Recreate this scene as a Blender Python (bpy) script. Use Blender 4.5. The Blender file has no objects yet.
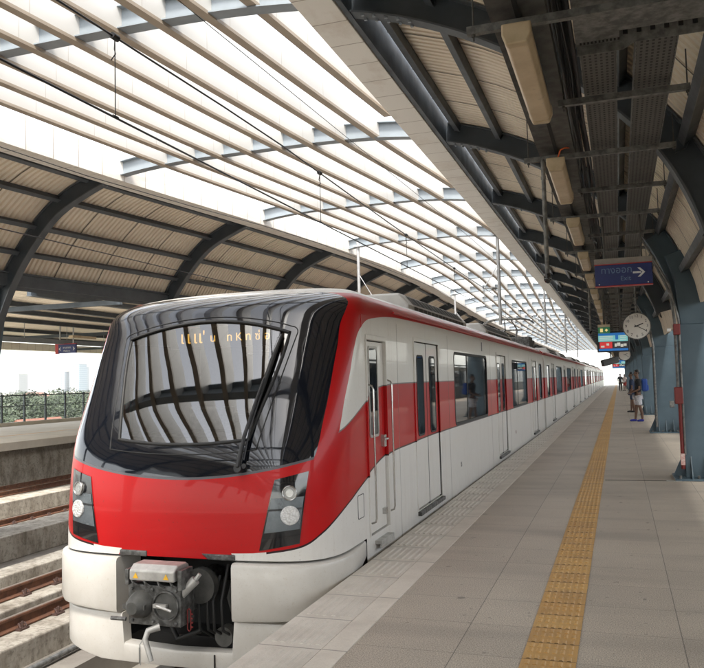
import bpy, bmesh, math, random
from mathutils import Vector, Matrix
R = random.Random(7)
SC = bpy.context.scene
COL = SC.collection
PI = math.pi

# ------------------------------------------------------------------ helpers
def lerp(t, pts):
    if t <= pts[0][0]: return pts[0][1]
    for (a, b), (c, d) in zip(pts, pts[1:]):
        if t <= c: return b + (d - b) * (t - a) / (c - a)
    return pts[-1][1]

def smooth(t, pts):
    n = len(pts)
    if t <= pts[0][0]: return pts[0][1]
    if t >= pts[-1][0]: return pts[-1][1]
    i = max(k for k in range(n-1) if pts[k][0] <= t)
    sl = [(pts[k+1][1]-pts[k][1])/(pts[k+1][0]-pts[k][0]) for k in range(n-1)]
    tg = lambda k: sl[0] if k == 0 else sl[-1] if k == n-1 else (0 if sl[k-1]*sl[k] <= 0 else 2*sl[k-1]*sl[k]/(sl[k-1]+sl[k]))
    h = pts[i+1][0]-pts[i][0]; u = (t-pts[i][0])/h
    return (2*u**3-3*u*u+1)*pts[i][1] + (u**3-2*u*u+u)*h*tg(i) + (-2*u**3+3*u*u)*pts[i+1][1] + (u**3-u*u)*h*tg(i+1)

class MB:
    """collects faces, then links them as one mesh object"""
    def __init__(s): s.v = []; s.f = []; s.m = []
    def face(s, pts, m=0):
        n = len(s.v); s.v.extend([tuple(p) for p in pts]); s.f.append(tuple(range(n, n + len(pts)))); s.m.append(m)
    def box(s, x0, x1, y0, y1, z0, z1, m=0):
        n = len(s.v)
        s.v += [(x0,y0,z0),(x1,y0,z0),(x1,y1,z0),(x0,y1,z0),(x0,y0,z1),(x1,y0,z1),(x1,y1,z1),(x0,y1,z1)]
        for q in ((0,3,2,1),(4,5,6,7),(0,1,5,4),(1,2,6,5),(2,3,7,6),(3,0,4,7)):
            s.f.append(tuple(n + i for i in q)); s.m.append(m)
    def bar(s, p0, p1, w, h, m=0, up=(0,0,1)):
        p0 = Vector(p0); p1 = Vector(p1); d = (p1 - p0).normalized(); u = Vector(up)
        if abs(d.dot(u)) > .98: u = Vector((1,0,0))
        a = d.cross(u).normalized(); b = a.cross(d)
        n = len(s.v)
        for p in (p0, p1):
            for i, j in ((-1,-1),(1,-1),(1,1),(-1,1)): s.v.append(tuple(p + a*(i*w/2) + b*(j*h/2)))
        for q in ((0,1,2,3),(7,6,5,4),(0,4,5,1),(1,5,6,2),(2,6,7,3),(3,7,4,0)):
            s.f.append(tuple(n + i for i in q)); s.m.append(m)
    def tube(s, pts, r, n=8, m=0, caps=True):
        pts = [Vector(p) for p in pts]; rs = r if isinstance(r, (list, tuple)) else [r] * len(pts)
        base = len(s.v); a = None
        for i, p in enumerate(pts):
            d = (pts[min(i+1, len(pts)-1)] - pts[max(i-1, 0)]).normalized()
            if a is None:
                a = d.cross(Vector((0,0,1)))
                if a.length < .05: a = d.cross(Vector((1,0,0)))
            else: a = a - d * a.dot(d)
            a.normalize(); b = d.cross(a)
            for k in range(n):
                t = 2*PI*k/n; s.v.append(tuple(p + (a*math.cos(t) + b*math.sin(t)) * rs[i]))
        for i in range(len(pts)-1):
            for k in range(n):
                q = base + i*n; k2 = (k+1) % n
                s.f.append((q+k, q+k2, q+n+k2, q+n+k)); s.m.append(m)
        if caps:
            s.f.append(tuple(base + k for k in reversed(range(n)))); s.m.append(m)
            q = base + (len(pts)-1)*n; s.f.append(tuple(q + k for k in range(n))); s.m.append(m)
    def disc(s, c, nrm, r, n=24, m=0, depth=0.0):
        c = Vector(c); nrm = Vector(nrm).normalized()
        if depth: s.tube([c, c + nrm*depth], r, n, m)
        else:
            a = nrm.orthogonal().normalized(); b = nrm.cross(a)
            s.face([c + (a*math.cos(2*PI*k/n) + b*math.sin(2*PI*k/n))*r for k in range(n)], m)
    def grid(s, rows, m=0, flip=False):
        base = len(s.v); nc = len(rows[0])
        for r in rows: s.v += [tuple(p) for p in r]
        for i in range(len(rows)-1):
            for j in range(nc-1):
                q = (base+i*nc+j, base+i*nc+j+1, base+(i+1)*nc+j+1, base+(i+1)*nc+j)
                s.f.append(q[::-1] if flip else q); s.m.append(m)
    def prism(s, poly, axis, a0, a1, m=0):
        """poly in the two other axes, extruded along axis"""
        def P(p, a):
            return (a, p[0], p[1]) if axis == 'x' else ((p[0], a, p[1]) if axis == 'y' else (p[0], p[1], a))
        n = len(poly); b = len(s.v)
        s.v += [P(p, a0) for p in poly] + [P(p, a1) for p in poly]
        s.f.append(tuple(range(b, b+n))); s.m.append(m)
        s.f.append(tuple(reversed(range(b+n, b+2*n)))); s.m.append(m)
        for i in range(n):
            j = (i+1) % n; s.f.append((b+i, b+n+i, b+n+j, b+j)); s.m.append(m)
    def build(s, name, mats, parent=None, bevel=0, smooth=None, merge=False, seg=2, recalc=True):
        me = bpy.data.meshes.new(name)
        off = Vector(parent_loc(parent)) if parent else Vector((0,0,0))
        me.from_pydata([tuple(Vector(p) - off) for p in s.v], [], s.f)
        if not isinstance(mats, (list, tuple)): mats = [mats]
        for mt in mats: me.materials.append(mt)
        me.polygons.foreach_set('material_index', s.m)
        if merge or recalc or smooth:
            bm = bmesh.new(); bm.from_mesh(me)
            if merge: bmesh.ops.remove_doubles(bm, verts=bm.verts, dist=1e-4)
            if recalc: bmesh.ops.recalc_face_normals(bm, faces=bm.faces)
            if smooth:
                for f in bm.faces: f.smooth = True
                th = math.radians(smooth)
                for e in bm.edges:
                    if len(e.link_faces) != 2 or e.calc_face_angle(9) > th: e.smooth = False
            bm.to_mesh(me); bm.free()
        o = bpy.data.objects.new(name, me); COL.objects.link(o)
        if parent: o.parent = parent
        if bevel:
            b = o.modifiers.new('bevel', 'BEVEL'); b.width = bevel; b.segments = seg; b.limit_method = 'ANGLE'; b.angle_limit = math.radians(40)
        return o

def parent_loc(p):
    l = Vector((0,0,0))
    while p: l = l + p.location; p = p.parent
    return l
def tag(o, label, cat, group=None):
    o['label'] = label; o['category'] = cat
    if group: o['group'] = group
    return o
def thing(name, loc, label, cat, group=None):
    o = bpy.data.objects.new(name, None); COL.objects.link(o); o.location = loc; o.empty_display_size = .2
    return tag(o, label, cat, group)
def struct(o, kind='structure'): o['kind'] = kind; return o
def copy_tree(o, loc=None, label=None, parent=None):
    c = o.copy(); COL.objects.link(c); c.parent = parent
    if loc is not None: c.location = loc
    if label: c['label'] = label
    for ch in o.children: copy_tree(ch, parent=c)
    return c
ORD = ['nearest','second','third','fourth','fifth','sixth','seventh','eighth','ninth','tenth','eleventh','twelfth','thirteenth',
 'fourteenth','fifteenth','sixteenth','seventeenth','eighteenth','nineteenth','twentieth']
def ordn(i):
    if i < 20: return ORD[i]
    n = i + 1; return f"{n}{'st' if n%10==1 and n!=11 else 'nd' if n%10==2 and n!=12 else 'rd' if n%10==3 and n!=13 else 'th'}"

# ------------------------------------------------------------------ materials
class NT:
    def __init__(s, name):
        s.mat = bpy.data.materials.new(name); s.mat.use_nodes = True; s.t = s.mat.node_tree; s.N = s.t.nodes; s.L = s.t.links
        s.b = s.N['Principled BSDF']; s.out = s.N['Material Output']
    def n(s, t, **kw):
        x = s.N.new(t)
        for k, v in kw.items(): setattr(x, k, v)
        return x
    def set(s, sock, v):
        if isinstance(v, bpy.types.NodeSocket): s.L.new(v, sock)
        else:
            try: sock.default_value = v
            except Exception: sock.default_value = (*v, 1) if len(v) == 3 else v
    def math(s, op, a, b=0.0, c=0.0, clamp=False):
        x = s.n('ShaderNodeMath', operation=op); x.use_clamp = clamp
        s.set(x.inputs[0], a); s.set(x.inputs[1], b); s.set(x.inputs[2], c); return x.outputs[0]
    def mix(s, f, a, b):
        x = s.n('ShaderNodeMix', data_type='RGBA'); s.set(x.inputs[0], f)
        s.set(x.inputs[6], a if isinstance(a, bpy.types.NodeSocket) else (*a, 1)); s.set(x.inputs[7], b if isinstance(b, bpy.types.NodeSocket) else (*b, 1)); return x.outputs[2]
    def pos(s):
        g = s.n('ShaderNodeNewGeometry'); return g.outputs['Position']
    def obj(s): return s.n('ShaderNodeTexCoord').outputs['Object']
    def xyz(s, v):
        x = s.n('ShaderNodeSeparateXYZ'); s.L.new(v, x.inputs[0]); return x.outputs
    def noise(s, v, scale, detail=4, rough=.55, stretch=None):
        if stretch:
            mp = s.n('ShaderNodeMapping'); mp.inputs['Scale'].default_value = stretch; s.L.new(v, mp.inputs[0]); v = mp.outputs[0]
        x = s.n('ShaderNodeTexNoise'); s.L.new(v, x.inputs['Vector']); x.inputs['Scale'].default_value = scale
        x.inputs['Detail'].default_value = detail; x.inputs['Roughness'].default_value = rough; return x.outputs[0]
    def ramp(s, f, a, b):
        x = s.n('ShaderNodeMapRange'); s.set(x.inputs[0], f); x.inputs[1].default_value = a; x.inputs[2].default_value = b; return x.outputs[0]
    def bump(s, h, strength=.3, dist=.01):
        x = s.n('ShaderNodeBump'); x.inputs['Strength'].default_value = strength; x.inputs['Distance'].default_value = dist
        s.L.new(h, x.inputs['Height']); s.L.new(x.outputs[0], s.b.inputs['Normal'])
    def done(s, col, rough=.5, metal=0, coat=0, spec=None, coat_rough=.03):
        s.set(s.b.inputs['Base Color'], col if isinstance(col, bpy.types.NodeSocket) else (*col, 1))
        s.set(s.b.inputs['Roughness'], rough); s.b.inputs['Metallic'].default_value = metal
        s.b.inputs['Coat Weight'].default_value = coat; s.b.inputs['Coat Roughness'].default_value = coat_rough
        if spec is not None: s.b.inputs['Specular IOR Level'].default_value = spec
        return s.mat

def worn(name, c0, c1, rough=.5, metal=0, scale=6, lo=.35, hi=.7, coat=0, bump=0, bscale=60, stretch=None, spots=None, spec=None):
    t = NT(name); v = t.obj()
    f = t.ramp(t.noise(v, scale, 6, .6, stretch), lo, hi)
    col = t.mix(f, c0, c1)
    if spots:
        g = t.ramp(t.noise(v, spots[1], 3, .5), .62, .70); col = t.mix(t.math('MULTIPLY', g, spots[2]), col, spots[0])
    rr = t.math('ADD', rough - .06, t.math('MULTIPLY', f, .12))
    if bump: t.bump(t.noise(v, bscale, 4, .6), bump, .01)
    return t.done(col, rr, metal, coat, spec)
def flat(name, c, rough=.5, metal=0, coat=0, spec=None):
    t = NT(name); f = t.noise(t.obj(), 30, 3)
    d = tuple(x*.86 for x in c)
    return t.done(t.mix(t.ramp(f, .4, .65), c, d), rough, metal, coat, spec)
def emit(name, c, e):
    t = NT(name); t.b.inputs['Emission Color'].default_value = (*c, 1); t.b.inputs['Emission Strength'].default_value = e
    return t.done(c, .4)

M = {}
def mats():
    # ---- platform floor: granite slabs
    t = NT('granite_paving'); p = t.pos(); x, y, z = t.xyz(p)
    sp = t.noise(p, 120, 3, .75); big = t.noise(p, .55, 5, .6); band = t.noise(p, 1.4, 3, .5, (.25, 1.3, 1))
    cx = t.math('DIVIDE', t.math('ADD', x, 9.6), .66); cy = t.math('DIVIDE', t.math('ADD', y, 59.45), .6)
    fx = t.math('FRACT', cx); fy = t.math('FRACT', cy)
    wn = t.n('ShaderNodeTexWhiteNoise', noise_dimensions='2D'); cm = t.n('ShaderNodeCombineXYZ')
    t.L.new(t.math('FLOOR', cx), cm.inputs[0]); t.L.new(t.math('FLOOR', cy), cm.inputs[1]); t.L.new(cm.outputs[0], wn.inputs[0])
    c = t.mix(t.ramp(sp, .36, .64), (.22,.188,.152), (.74,.655,.54))
    c = t.mix(t.math('MULTIPLY', wn.outputs[0], .16), c, (.16,.145,.13))
    c = t.mix(t.math('MULTIPLY', t.ramp(big, .42, .72), .34), c, (.20,.175,.15))
    c = t.mix(t.math('MULTIPLY', t.ramp(band, .48, .75), .36), c, (.17,.148,.13))
    spot = t.math('MAXIMUM', t.ramp(t.noise(p, 7, 2, .4), .725, .745), t.math('MULTIPLY', t.ramp(t.noise(p, 17, 1, .4), .74, .76), .7)); c = t.mix(t.math('MULTIPLY', spot, .55), c, (.07,.06,.055))
    jx = t.math('MINIMUM', fx, t.math('SUBTRACT', 1, fx)); jy = t.math('MINIMUM', fy, t.math('SUBTRACT', 1, fy))
    g = t.math('MAXIMUM', t.math('MULTIPLY', t.math('LESS_THAN', jx, .0045), .85), t.math('MULTIPLY', t.math('LESS_THAN', jy, .005), .6))
    c = t.mix(t.math('MULTIPLY', g, .85), c, (.055,.05,.045))
    t.bump(t.math('SUBTRACT', t.math('MULTIPLY', sp, .4), g), .25, .004)
    M['floor'] = t.done(c, t.math('ADD', .42, t.math('MULTIPLY', big, .2)))
    # ---- tactile tiles
    def tact(name, ca, cb, cd, step, off, bumpy=.15):
        t = NT(name); p = t.pos(); x, y, z = t.xyz(p)
        cy = t.math('DIVIDE', t.math('ADD', y, off), step); fy = t.math('FRACT', cy)
        wn = t.n('ShaderNodeTexWhiteNoise', noise_dimensions='1D'); t.L.new(t.math('FLOOR', cy), wn.inputs['W'])
        c = t.mix(wn.outputs[0], ca, cb)
        c = t.mix(t.math('MULTIPLY', t.ramp(t.noise(p, 3, 6, .65), .42, .68), .45), c, cd)
        c = t.mix(t.math('MULTIPLY', t.ramp(t.noise(p, 90, 3, .7), .4, .7), .35), c, cd)
        g = t.math('LESS_THAN', t.math('MINIMUM', fy, t.math('SUBTRACT', 1, fy)), .006/step)
        c = t.mix(t.math('MULTIPLY', g, .75), c, tuple(v*.4 for v in cd))
        t.bump(t.noise(p, 120, 3), bumpy, .004)
        return t.done(c, .55)
    M['yellow'] = tact('yellow_tactile_tile', (.62,.375,.125), (.55,.315,.10), (.33,.21,.10), .3, 59.45)
    M['white_tact'] = tact('pale_tactile_tile', (.70,.655,.58), (.64,.595,.525), (.42,.375,.32), .6, 59.0)
    M['edge_stone'] = tact('pale_edge_stone', (.72,.665,.58), (.69,.64,.56), (.46,.41,.35), 1.2, 59.0, .1)
    M['concrete'] = worn('stained_concrete', (.42,.395,.355), (.22,.20,.175), .85, scale=1.6, lo=.42, hi=.72, bump=.25, bscale=40, spots=((.10,.09,.075), 3.5, .75))
    t = NT('mouldy_concrete_wall'); p = t.pos(); a = t.noise(p, 2.2, 7, .7, (1, 1.2, .5)); b = t.noise(p, 14, 5, .7)
    c = t.mix(t.ramp(a, .44, .66), (.37,.34,.29), (.165,.14,.11)); c = t.mix(t.math('MULTIPLY', t.ramp(b, .5, .68), .7), c, (.10,.085,.065))
    t.bump(b, .4, .01); M['wall'] = t.done(c, .9)
    M['deck'] = worn('track_deck_concrete', (.27,.25,.215), (.15,.13,.115), .9, scale=1.2, bump=.2)
    M['coping'] = worn('pale_coping_concrete', (.60,.56,.49), (.48,.445,.39), .8, scale=1.0, bump=.1)
    M['rust'] = worn('rusty_rail_steel', (.17,.075,.04), (.085,.04,.026), .75, .2, scale=9, bump=.3, bscale=80)
    M['railtop'] = worn('polished_rail_head', (.30,.24,.20), (.20,.15,.12), .4, .6, scale=6)
    M['clip'] = flat('greasy_clip_steel', (.10,.06,.05), .6, .3)
    # ---- station steel and sheets
    M['steel'] = worn('dark_blue_grey_steel', (.042,.055,.068), (.028,.038,.048), .48, 0, scale=3, bump=.05)
    M['flange'] = worn('lit_blue_grey_flange', (.092,.105,.118), (.062,.073,.083), .45, scale=3)  # flanges lighter than the webs: light from below put into the colour
    M['column'] = worn('blue_grey_column_paint', (.072,.115,.146), (.053,.088,.113), .5, scale=2.2, bump=.12, bscale=150)
    M['beam'] = worn('pale_grey_beam_paint', (.27,.305,.335), (.21,.24,.265), .45, scale=2)
    t = NT('cream_roof_sheet'); p = t.pos(); a = t.noise(p, 1.1, 5, .6); b = t.noise(p, .35, 3, .5)
    c = t.mix(t.ramp(a, .4, .7), (.88,.795,.66), (.81,.72,.585)); c = t.mix(t.math('MULTIPLY', t.ramp(b, .5, .7), .4), c, (.72,.615,.475))
    M['sheet'] = t.done(c, .55)
    M['seam'] = flat('sheet_lap_joint', (.10,.085,.07), .7)  # dark lap joint lines between the roof sheets
    t = NT('cream_slat_panel'); p = t.pos(); x, y, z = t.xyz(p)
    fy = t.math('FRACT', t.math('DIVIDE', t.math('ADD', t.math('ADD', y, 60.3), t.math('MULTIPLY', t.math('FLOOR', t.math('DIVIDE', t.math('ADD', x, 9.2), .79)), .47)), 1.3))
    g = t.math('LESS_THAN', fy, .007)
    c = t.mix(t.ramp(t.noise(p, .8, 4), .4, .7), (.63,.615,.58), (.59,.57,.535)); c = t.mix(t.math('MULTIPLY', g, .6), c, (.30,.24,.18))
    M['slat'] = t.done(c, .5); M['slat_shade'] = worn('beige_slat_shade', (.39,.325,.255), (.32,.265,.205), .5, scale=2)  # slat undersides darker than the faces: shade put into the colour
    t = NT('white_fascia_panel'); p = t.pos(); x, y, z = t.xyz(p)
    fy = t.math('FRACT', t.math('DIVIDE', t.math('ADD', y, 130), .62)); g = t.math('LESS_THAN', fy, .026)
    st = t.ramp(t.noise(p, 1.6, 6, .7, (1, .7, 3)), .52, .75)
    c = t.mix(t.math('MULTIPLY', st, .5), (.80,.765,.70), (.50,.40,.30)); c = t.mix(t.math('MULTIPLY', g, .8), c, (.26,.20,.15))
    M['fascia'] = t.done(c, .5)
    M['galv'] = worn('galvanised_steel', (.21,.21,.20), (.10,.102,.098), .5, .35, scale=14, lo=.38, hi=.62)
    M['darkgalv'] = worn('dull_galvanised_steel', (.105,.103,.095), (.06,.059,.055), .6, .3, scale=10)
    t = NT('perforated_tray'); p = t.pos(); x, y, z = t.xyz(p)
    hx = t.math('ABSOLUTE', t.math('SUBTRACT', t.math('FRACT', t.math('DIVIDE', x, .0375)), .5)); hy = t.math('ABSOLUTE', t.math('SUBTRACT', t.math('FRACT', t.math('DIVIDE', y, .055)), .5))
    h = t.math('MULTIPLY', t.math('LESS_THAN', hx, .22), t.math('LESS_THAN', hy, .27))
    c = t.mix(t.math('MULTIPLY', h, .92), t.mix(t.noise(p, 9, 4), (.15,.145,.13), (.085,.083,.077)), (.012,.012,.012))
    M['perf'] = t.done(c, .6, .25)
    M['cable'] = flat('black_cable_rubber', (.012,.012,.013), .5)
    M['lampbody'] = worn('yellowed_lamp_diffuser', (.62,.50,.33), (.50,.385,.235), .35, scale=5, spots=((.30,.21,.12), 9, .5))
    M['lampend'] = worn('cream_lamp_end', (.55,.44,.29), (.42,.33,.2), .45, scale=7)
    M['cream'] = worn('cream_plastic', (.60,.51,.36), (.50,.41,.28), .4, scale=8)
    M['chrome'] = flat('stainless_steel', (.55,.54,.52), .25, .9)
    M['post'] = worn('galvanised_post', (.50,.51,.52), (.38,.39,.40), .45, .3, scale=6)
    M['red_paint'] = flat('red_fire_paint', (.17,.014,.012), .45)
    M['black'] = flat('black_plastic', (.014,.014,.016), .4)
    M['glossblack'] = flat('gloss_black', (.008,.008,.010), .08, 0, .6)
    M['rubber'] = flat('dark_rubber_seal', (.012,.012,.012), .6)
    M['sign_blue'] = flat('sign_blue_face', (.009,.022,.14), .35)
    M['sign_red'] = flat('sign_red_band', (.45,.03,.03), .4)
    M['sign_grey'] = worn('sign_grey_housing', (.30,.28,.25), (.22,.2,.18), .5, scale=6)
    M['sign_text'] = flat('pale_sign_lettering', (.13,.21,.36), .5)
    M['sign_arrow'] = flat('white_sign_arrow', (.62,.64,.66), .5)
    M['white'] = flat('white_plastic', (.78,.77,.74), .4)
    # ---- train
    M['tr_grey'] = worn('roof_grey_paint', (.60,.595,.57), (.48,.47,.45), .4, scale=3)
    M['grille'] = worn('dark_roof_grille', (.075,.075,.07), (.045,.045,.042), .6, scale=8)
    M['fairing'] = worn('off_white_fairing', (.60,.575,.53), (.52,.49,.44), .36, coat=.25, scale=3, spots=((.45,.38,.3), 60, .35))
    M['tglass'] = flat('tinted_train_glass', (.010,.013,.016), .03, 0, 0, .5); M['tglass'].node_tree.nodes['Principled BSDF'].inputs['IOR'].default_value = 1.33
    M['iron'] = worn('grimy_cast_iron', (.17,.17,.165), (.06,.058,.054), .5, .5, scale=18, lo=.35, hi=.6, bump=.3, bscale=50)
    M['alu'] = worn('dusty_aluminium', (.50,.49,.46), (.34,.33,.31), .42, .4, scale=10)
    M['warn'] = flat('warning_yellow', (.80,.45,.03), .5)
    M['void'] = flat('dark_underframe', (.010,.010,.010), .8)
    M['cabdark'] = flat('cab_lining_grey', (.085,.09,.092), .7)
    t = NT('windscreen_glass'); t.N.remove(t.b)
    fr = t.n('ShaderNodeFresnel'); fr.inputs[0].default_value = 2.25
    tr = t.n('ShaderNodeBsdfTransparent'); tr.inputs[0].default_value = (.32,.36,.36,1); gl = t.n('ShaderNodeBsdfGlossy'); gl.inputs['Roughness'].default_value = .015
    mx = t.n('ShaderNodeMixShader'); t.L.new(fr.outputs[0], mx.inputs[0]); t.L.new(tr.outputs[0], mx.inputs[1]); t.L.new(gl.outputs[0], mx.inputs[2]); t.L.new(mx.outputs[0], t.out.inputs[0])
    M['wind'] = t.mat
    def lens(name, col, ior=1.5):
        t = NT(name); t.N.remove(t.b); fr = t.n('ShaderNodeFresnel'); fr.inputs[0].default_value = ior
        tr = t.n('ShaderNodeBsdfTransparent'); tr.inputs[0].default_value = (*col, 1); gl = t.n('ShaderNodeBsdfGlossy'); gl.inputs['Roughness'].default_value = .02
        mx = t.n('ShaderNodeMixShader'); t.L.new(t.math('MULTIPLY', fr.outputs[0], .4), mx.inputs[0]); t.L.new(tr.outputs[0], mx.inputs[1]); t.L.new(gl.outputs[0], mx.inputs[2]); t.L.new(mx.outputs[0], t.out.inputs[0]); return t.mat
    M['lens'] = lens('headlamp_cover', (.93,.94,.95), 1.22)
    t = NT('led_cluster'); v = t.obj(); vo = t.n('ShaderNodeTexVoronoi'); vo.inputs['Scale'].default_value = 60; t.L.new(v, vo.inputs['Vector'])
    t.bump(vo.outputs[0], .9, .01); M['led'] = t.done(t.mix(t.ramp(vo.outputs[0], .1, .7), (.95,.93,.90), (.70,.68,.65)), .2, 0)
    M['amber'] = emit('amber_display_dots', (1.0,.50,.10), .55)
    M['scr_teal'] = emit('screen_teal', (.16,.42,.42), .17); M['scr_red'] = emit('screen_red', (.5,.03,.03), .15); M['scr_blue'] = emit('screen_blue', (.015,.12,.36), .15)
    M['scr_dark'] = emit('screen_dark', (.03,.03,.035), .1); M['scr_white'] = emit('screen_white', (.5,.5,.45), .13); M['scr_green'] = emit('green_exit_panel', (.02,.12,.05), .12)
    M['exit_gold'] = emit('exit_symbols', (.75,.62,.25), .14)
    M['skin'] = flat('tan_skin', (.15,.078,.048), .55); M['hair'] = flat('black_hair', (.010,.009,.009), .5)
    M['shirt_black'] = flat('black_cotton', (.014,.015,.018), .85); M['shorts_white'] = worn('white_patterned_cotton', (.72,.71,.72), (.35,.36,.42), .85, scale=24)
    M['navy'] = flat('navy_cotton', (.02,.035,.08), .85); M['bagblue'] = flat('bright_blue_nylon', (.010,.06,.30), .6); M['shoeblue'] = flat('blue_sandals', (.02,.03,.30), .6)
    M['shirt_white'] = flat('pale_cotton', (.66,.58,.55), .85); M['pinkish'] = flat('red_cotton', (.45,.07,.06), .85)
    M['leaf'] = worn('tree_leaves', (.040,.058,.024), (.022,.036,.015), .6, scale=2.5); M['bark'] = flat('bark', (.10,.075,.05), .9)
    M['roofred'] = worn('red_roof_tiles', (.20,.085,.052), (.15,.06,.04), .7, scale=3); M['fence'] = flat('dark_fence_paint', (.05,.065,.075), .5)

def car_livery(cab):
    t = NT('cab_car_livery' if cab else 'car_livery'); p = t.pos(); x, y, z = t.xyz(p)
    white = t.mix(t.math('MULTIPLY', t.ramp(t.noise(p, 1.3, 6, .65, (1, .6, 1.6)), .45, .75), .22), (.70,.685,.65), (.54,.50,.44))
    white = t.mix(t.math('MULTIPLY', t.ramp(t.noise(p, 5, 5, .7, (1,2.2,.12)), .52, .8), .25), white, (.42,.37,.31))
    white = t.mix(t.math('MULTIPLY', t.math('MULTIPLY', t.ramp(z, .45, -.1), t.ramp(t.noise(p, 6, 5, .7), .3, .7)), .28), white, (.40,.34,.27))
    white = t.mix(t.math('MULTIPLY', t.ramp(t.noise(p, 45, 2, .5), .66, .72), .25), white, (.35,.30,.25))
    red = t.mix(t.math('MULTIPLY', t.ramp(t.noise(p, 1.7, 5, .6), .4, .7), .35), (.44,.006,.007), (.36,.006,.007))
    red = t.mix(t.math('MULTIPLY', t.ramp(t.noise(p, 55, 2, .5), .68, .73), .5), red, (.16,.03,.025))
    roof = t.mix(t.noise(p, 4, 4), (.62,.61,.58), (.5,.49,.46)); blk = (.0065,.008,.012)
    def AND(*a):
        r = a[0]
        for b in a[1:]: r = t.math('MULTIPLY', r, b)
        return r
    GT = lambda a, b: t.math('GREATER_THAN', a, b)
    LT = lambda a, b: t.math('LESS_THAN', a, b)
    if cab:
        def curve(inp, pts, i0, i1, o1=3.0):
            f = t.n('ShaderNodeFloatCurve'); mp = f.mapping; cu = mp.curves[0]
            mp.extend = 'HORIZONTAL'; mp.use_clip = False
            q = [((a-i0)/(i1-i0), b/o1) for a, b in pts]
            cu.points[0].location = q[0]; cu.points[1].location = q[-1]
            for a in q[1:-1]: cu.points.new(*a)
            for c in cu.points: c.handle_type = 'VECTOR' if len(pts) > 20 else 'AUTO_CLAMPED'
            mp.update()
            t.set(f.inputs['Value'], t.math('DIVIDE', t.math('SUBTRACT', inp, i0), i1-i0, clamp=True)); return t.math('MULTIPLY', f.outputs[0], o1)
        zl = curve(y, [(5.9,.20),(6.0,.219),(6.032,.25),(6.12,.305),(6.226,.395),(6.448,.525),(6.79,.635),(7.17,.74),(7.888,.895),(8.9,.93),(10.4,.955),(11.9,.96)], 5.9, 11.9)
        zu = curve(y, [(5.9,1.05),(6.49,1.205),(6.73,1.288),(7.0,1.385),(7.22,1.462),(7.55,1.56),(7.9,1.60),(8.6,1.615),(11.9,1.62)], 5.9, 11.9)
        zw = curve(y, [(5.9,.9),(6.494,1.21),(6.536,1.282),(6.652,1.5),(6.788,1.724),(6.914,1.958),(7.046,2.134),(7.238,2.241),(7.56,2.293),(7.92,2.329),(8.5,2.352),(11.9,2.37)], 5.9, 11.9)
        yb = curve(z, [(0,5.8),(1.012,6.234),(1.25,6.342),(1.55,6.504),(1.957,6.716),(2.323,6.922),(2.45,7.06),(2.62,7.22),(2.8,7.35),(3.0,7.6)], 0, 3, 9.0)
        xx = t.math('ADD', x, 3.72)
        zl = t.math('SUBTRACT', zl, AND(LT(t.math('ABSOLUTE', xx), t.math('ADD', .53, t.math('MULTIPLY', t.math('SUBTRACT', .25, z), .6))), LT(y, 6.1)))
        zb = t.math('ADD', .853, t.math('MULTIPLY', .112, t.math('MULTIPLY', xx, xx)))
        wht = AND(GT(z, zu), LT(z, zw)); low = LT(z, zl)
        line = AND(low, GT(z, t.math('SUBTRACT', zl, .017)), GT(y, 6.03))
        black = AND(GT(z, zb), LT(y, yb)); grey = AND(GT(z, t.math('ADD', zb, -.022)), LT(z, zb), LT(y, yb))
        rf = GT(z, t.math('ADD', 2.535, t.math('MULTIPLY', t.math('LESS_THAN', y, 7.0), .0)))
    else:
        wht = AND(GT(z, 1.62), LT(z, 2.37)); low = LT(z, .96); line = AND(low, GT(z, .945)); rf = GT(z, 2.535)
    uline = AND(wht, LT(z, t.math('ADD', zu if cab else 1.62, .014)))
    c = t.mix(wht, red, white); c = t.mix(low, c, white); c = t.mix(t.math('MAXIMUM', line, t.math('MULTIPLY', uline, .75)), c, (.03,.012,.014)); c = t.mix(rf, c, roof)
    if cab: c = t.mix(grey, c, (.10,.10,.11)); c = t.mix(black, c, blk)
    # faint waviness of the painted panels shows only in the reflections
    nb = t.noise(p, 1.6, 2, .4)
    if cab: t.bump(t.math('MULTIPLY', t.noise(p, 1.9, 1, .4, (1,1,1.6)), t.math('ADD', .25, t.math('MULTIPLY', black, 1.9))), .5, .02)
    else: t.bump(nb, .05, .02)
    m = t.done(c, .34, 0, .25, .2, .03)
    if cab:
        t.set(t.b.inputs['Roughness'], t.math('SUBTRACT', .3, t.math('MULTIPLY', black, .24)))
        t.set(t.b.inputs['Coat Weight'], t.math('ADD', .22, t.math('MULTIPLY', black, .65)))
        t.set(t.b.inputs['Coat IOR'], t.math('ADD', 1.42, t.math('MULTIPLY', black, .10)))
    return m
mats()
M['cabcar'] = car_livery(True); M['car'] = car_livery(False)

def text_mesh(name, s, size, mat, loc, rot, parent=None, align='CENTER', depth=.002):
    cu = bpy.data.curves.new(name, 'FONT'); cu.body = s; cu.size = size; cu.align_x = align; cu.align_y = 'CENTER'; cu.extrude = depth
    o = bpy.data.objects.new('tmp_text', cu); COL.objects.link(o)
    bpy.context.view_layer.update()
    me = bpy.data.meshes.new_from_object(o.evaluated_get(bpy.context.evaluated_depsgraph_get()))
    bpy.data.objects.remove(o); bpy.data.curves.remove(cu)
    me.materials.clear(); me.materials.append(mat)
    me.name = name
    ob = bpy.data.objects.new(name, me); COL.objects.link(ob); ob.rotation_euler = rot
    ob.location = Vector(loc) - (parent_loc(parent) if parent else Vector((0,0,0)))
    if parent: ob.parent = parent
    return ob

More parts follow.
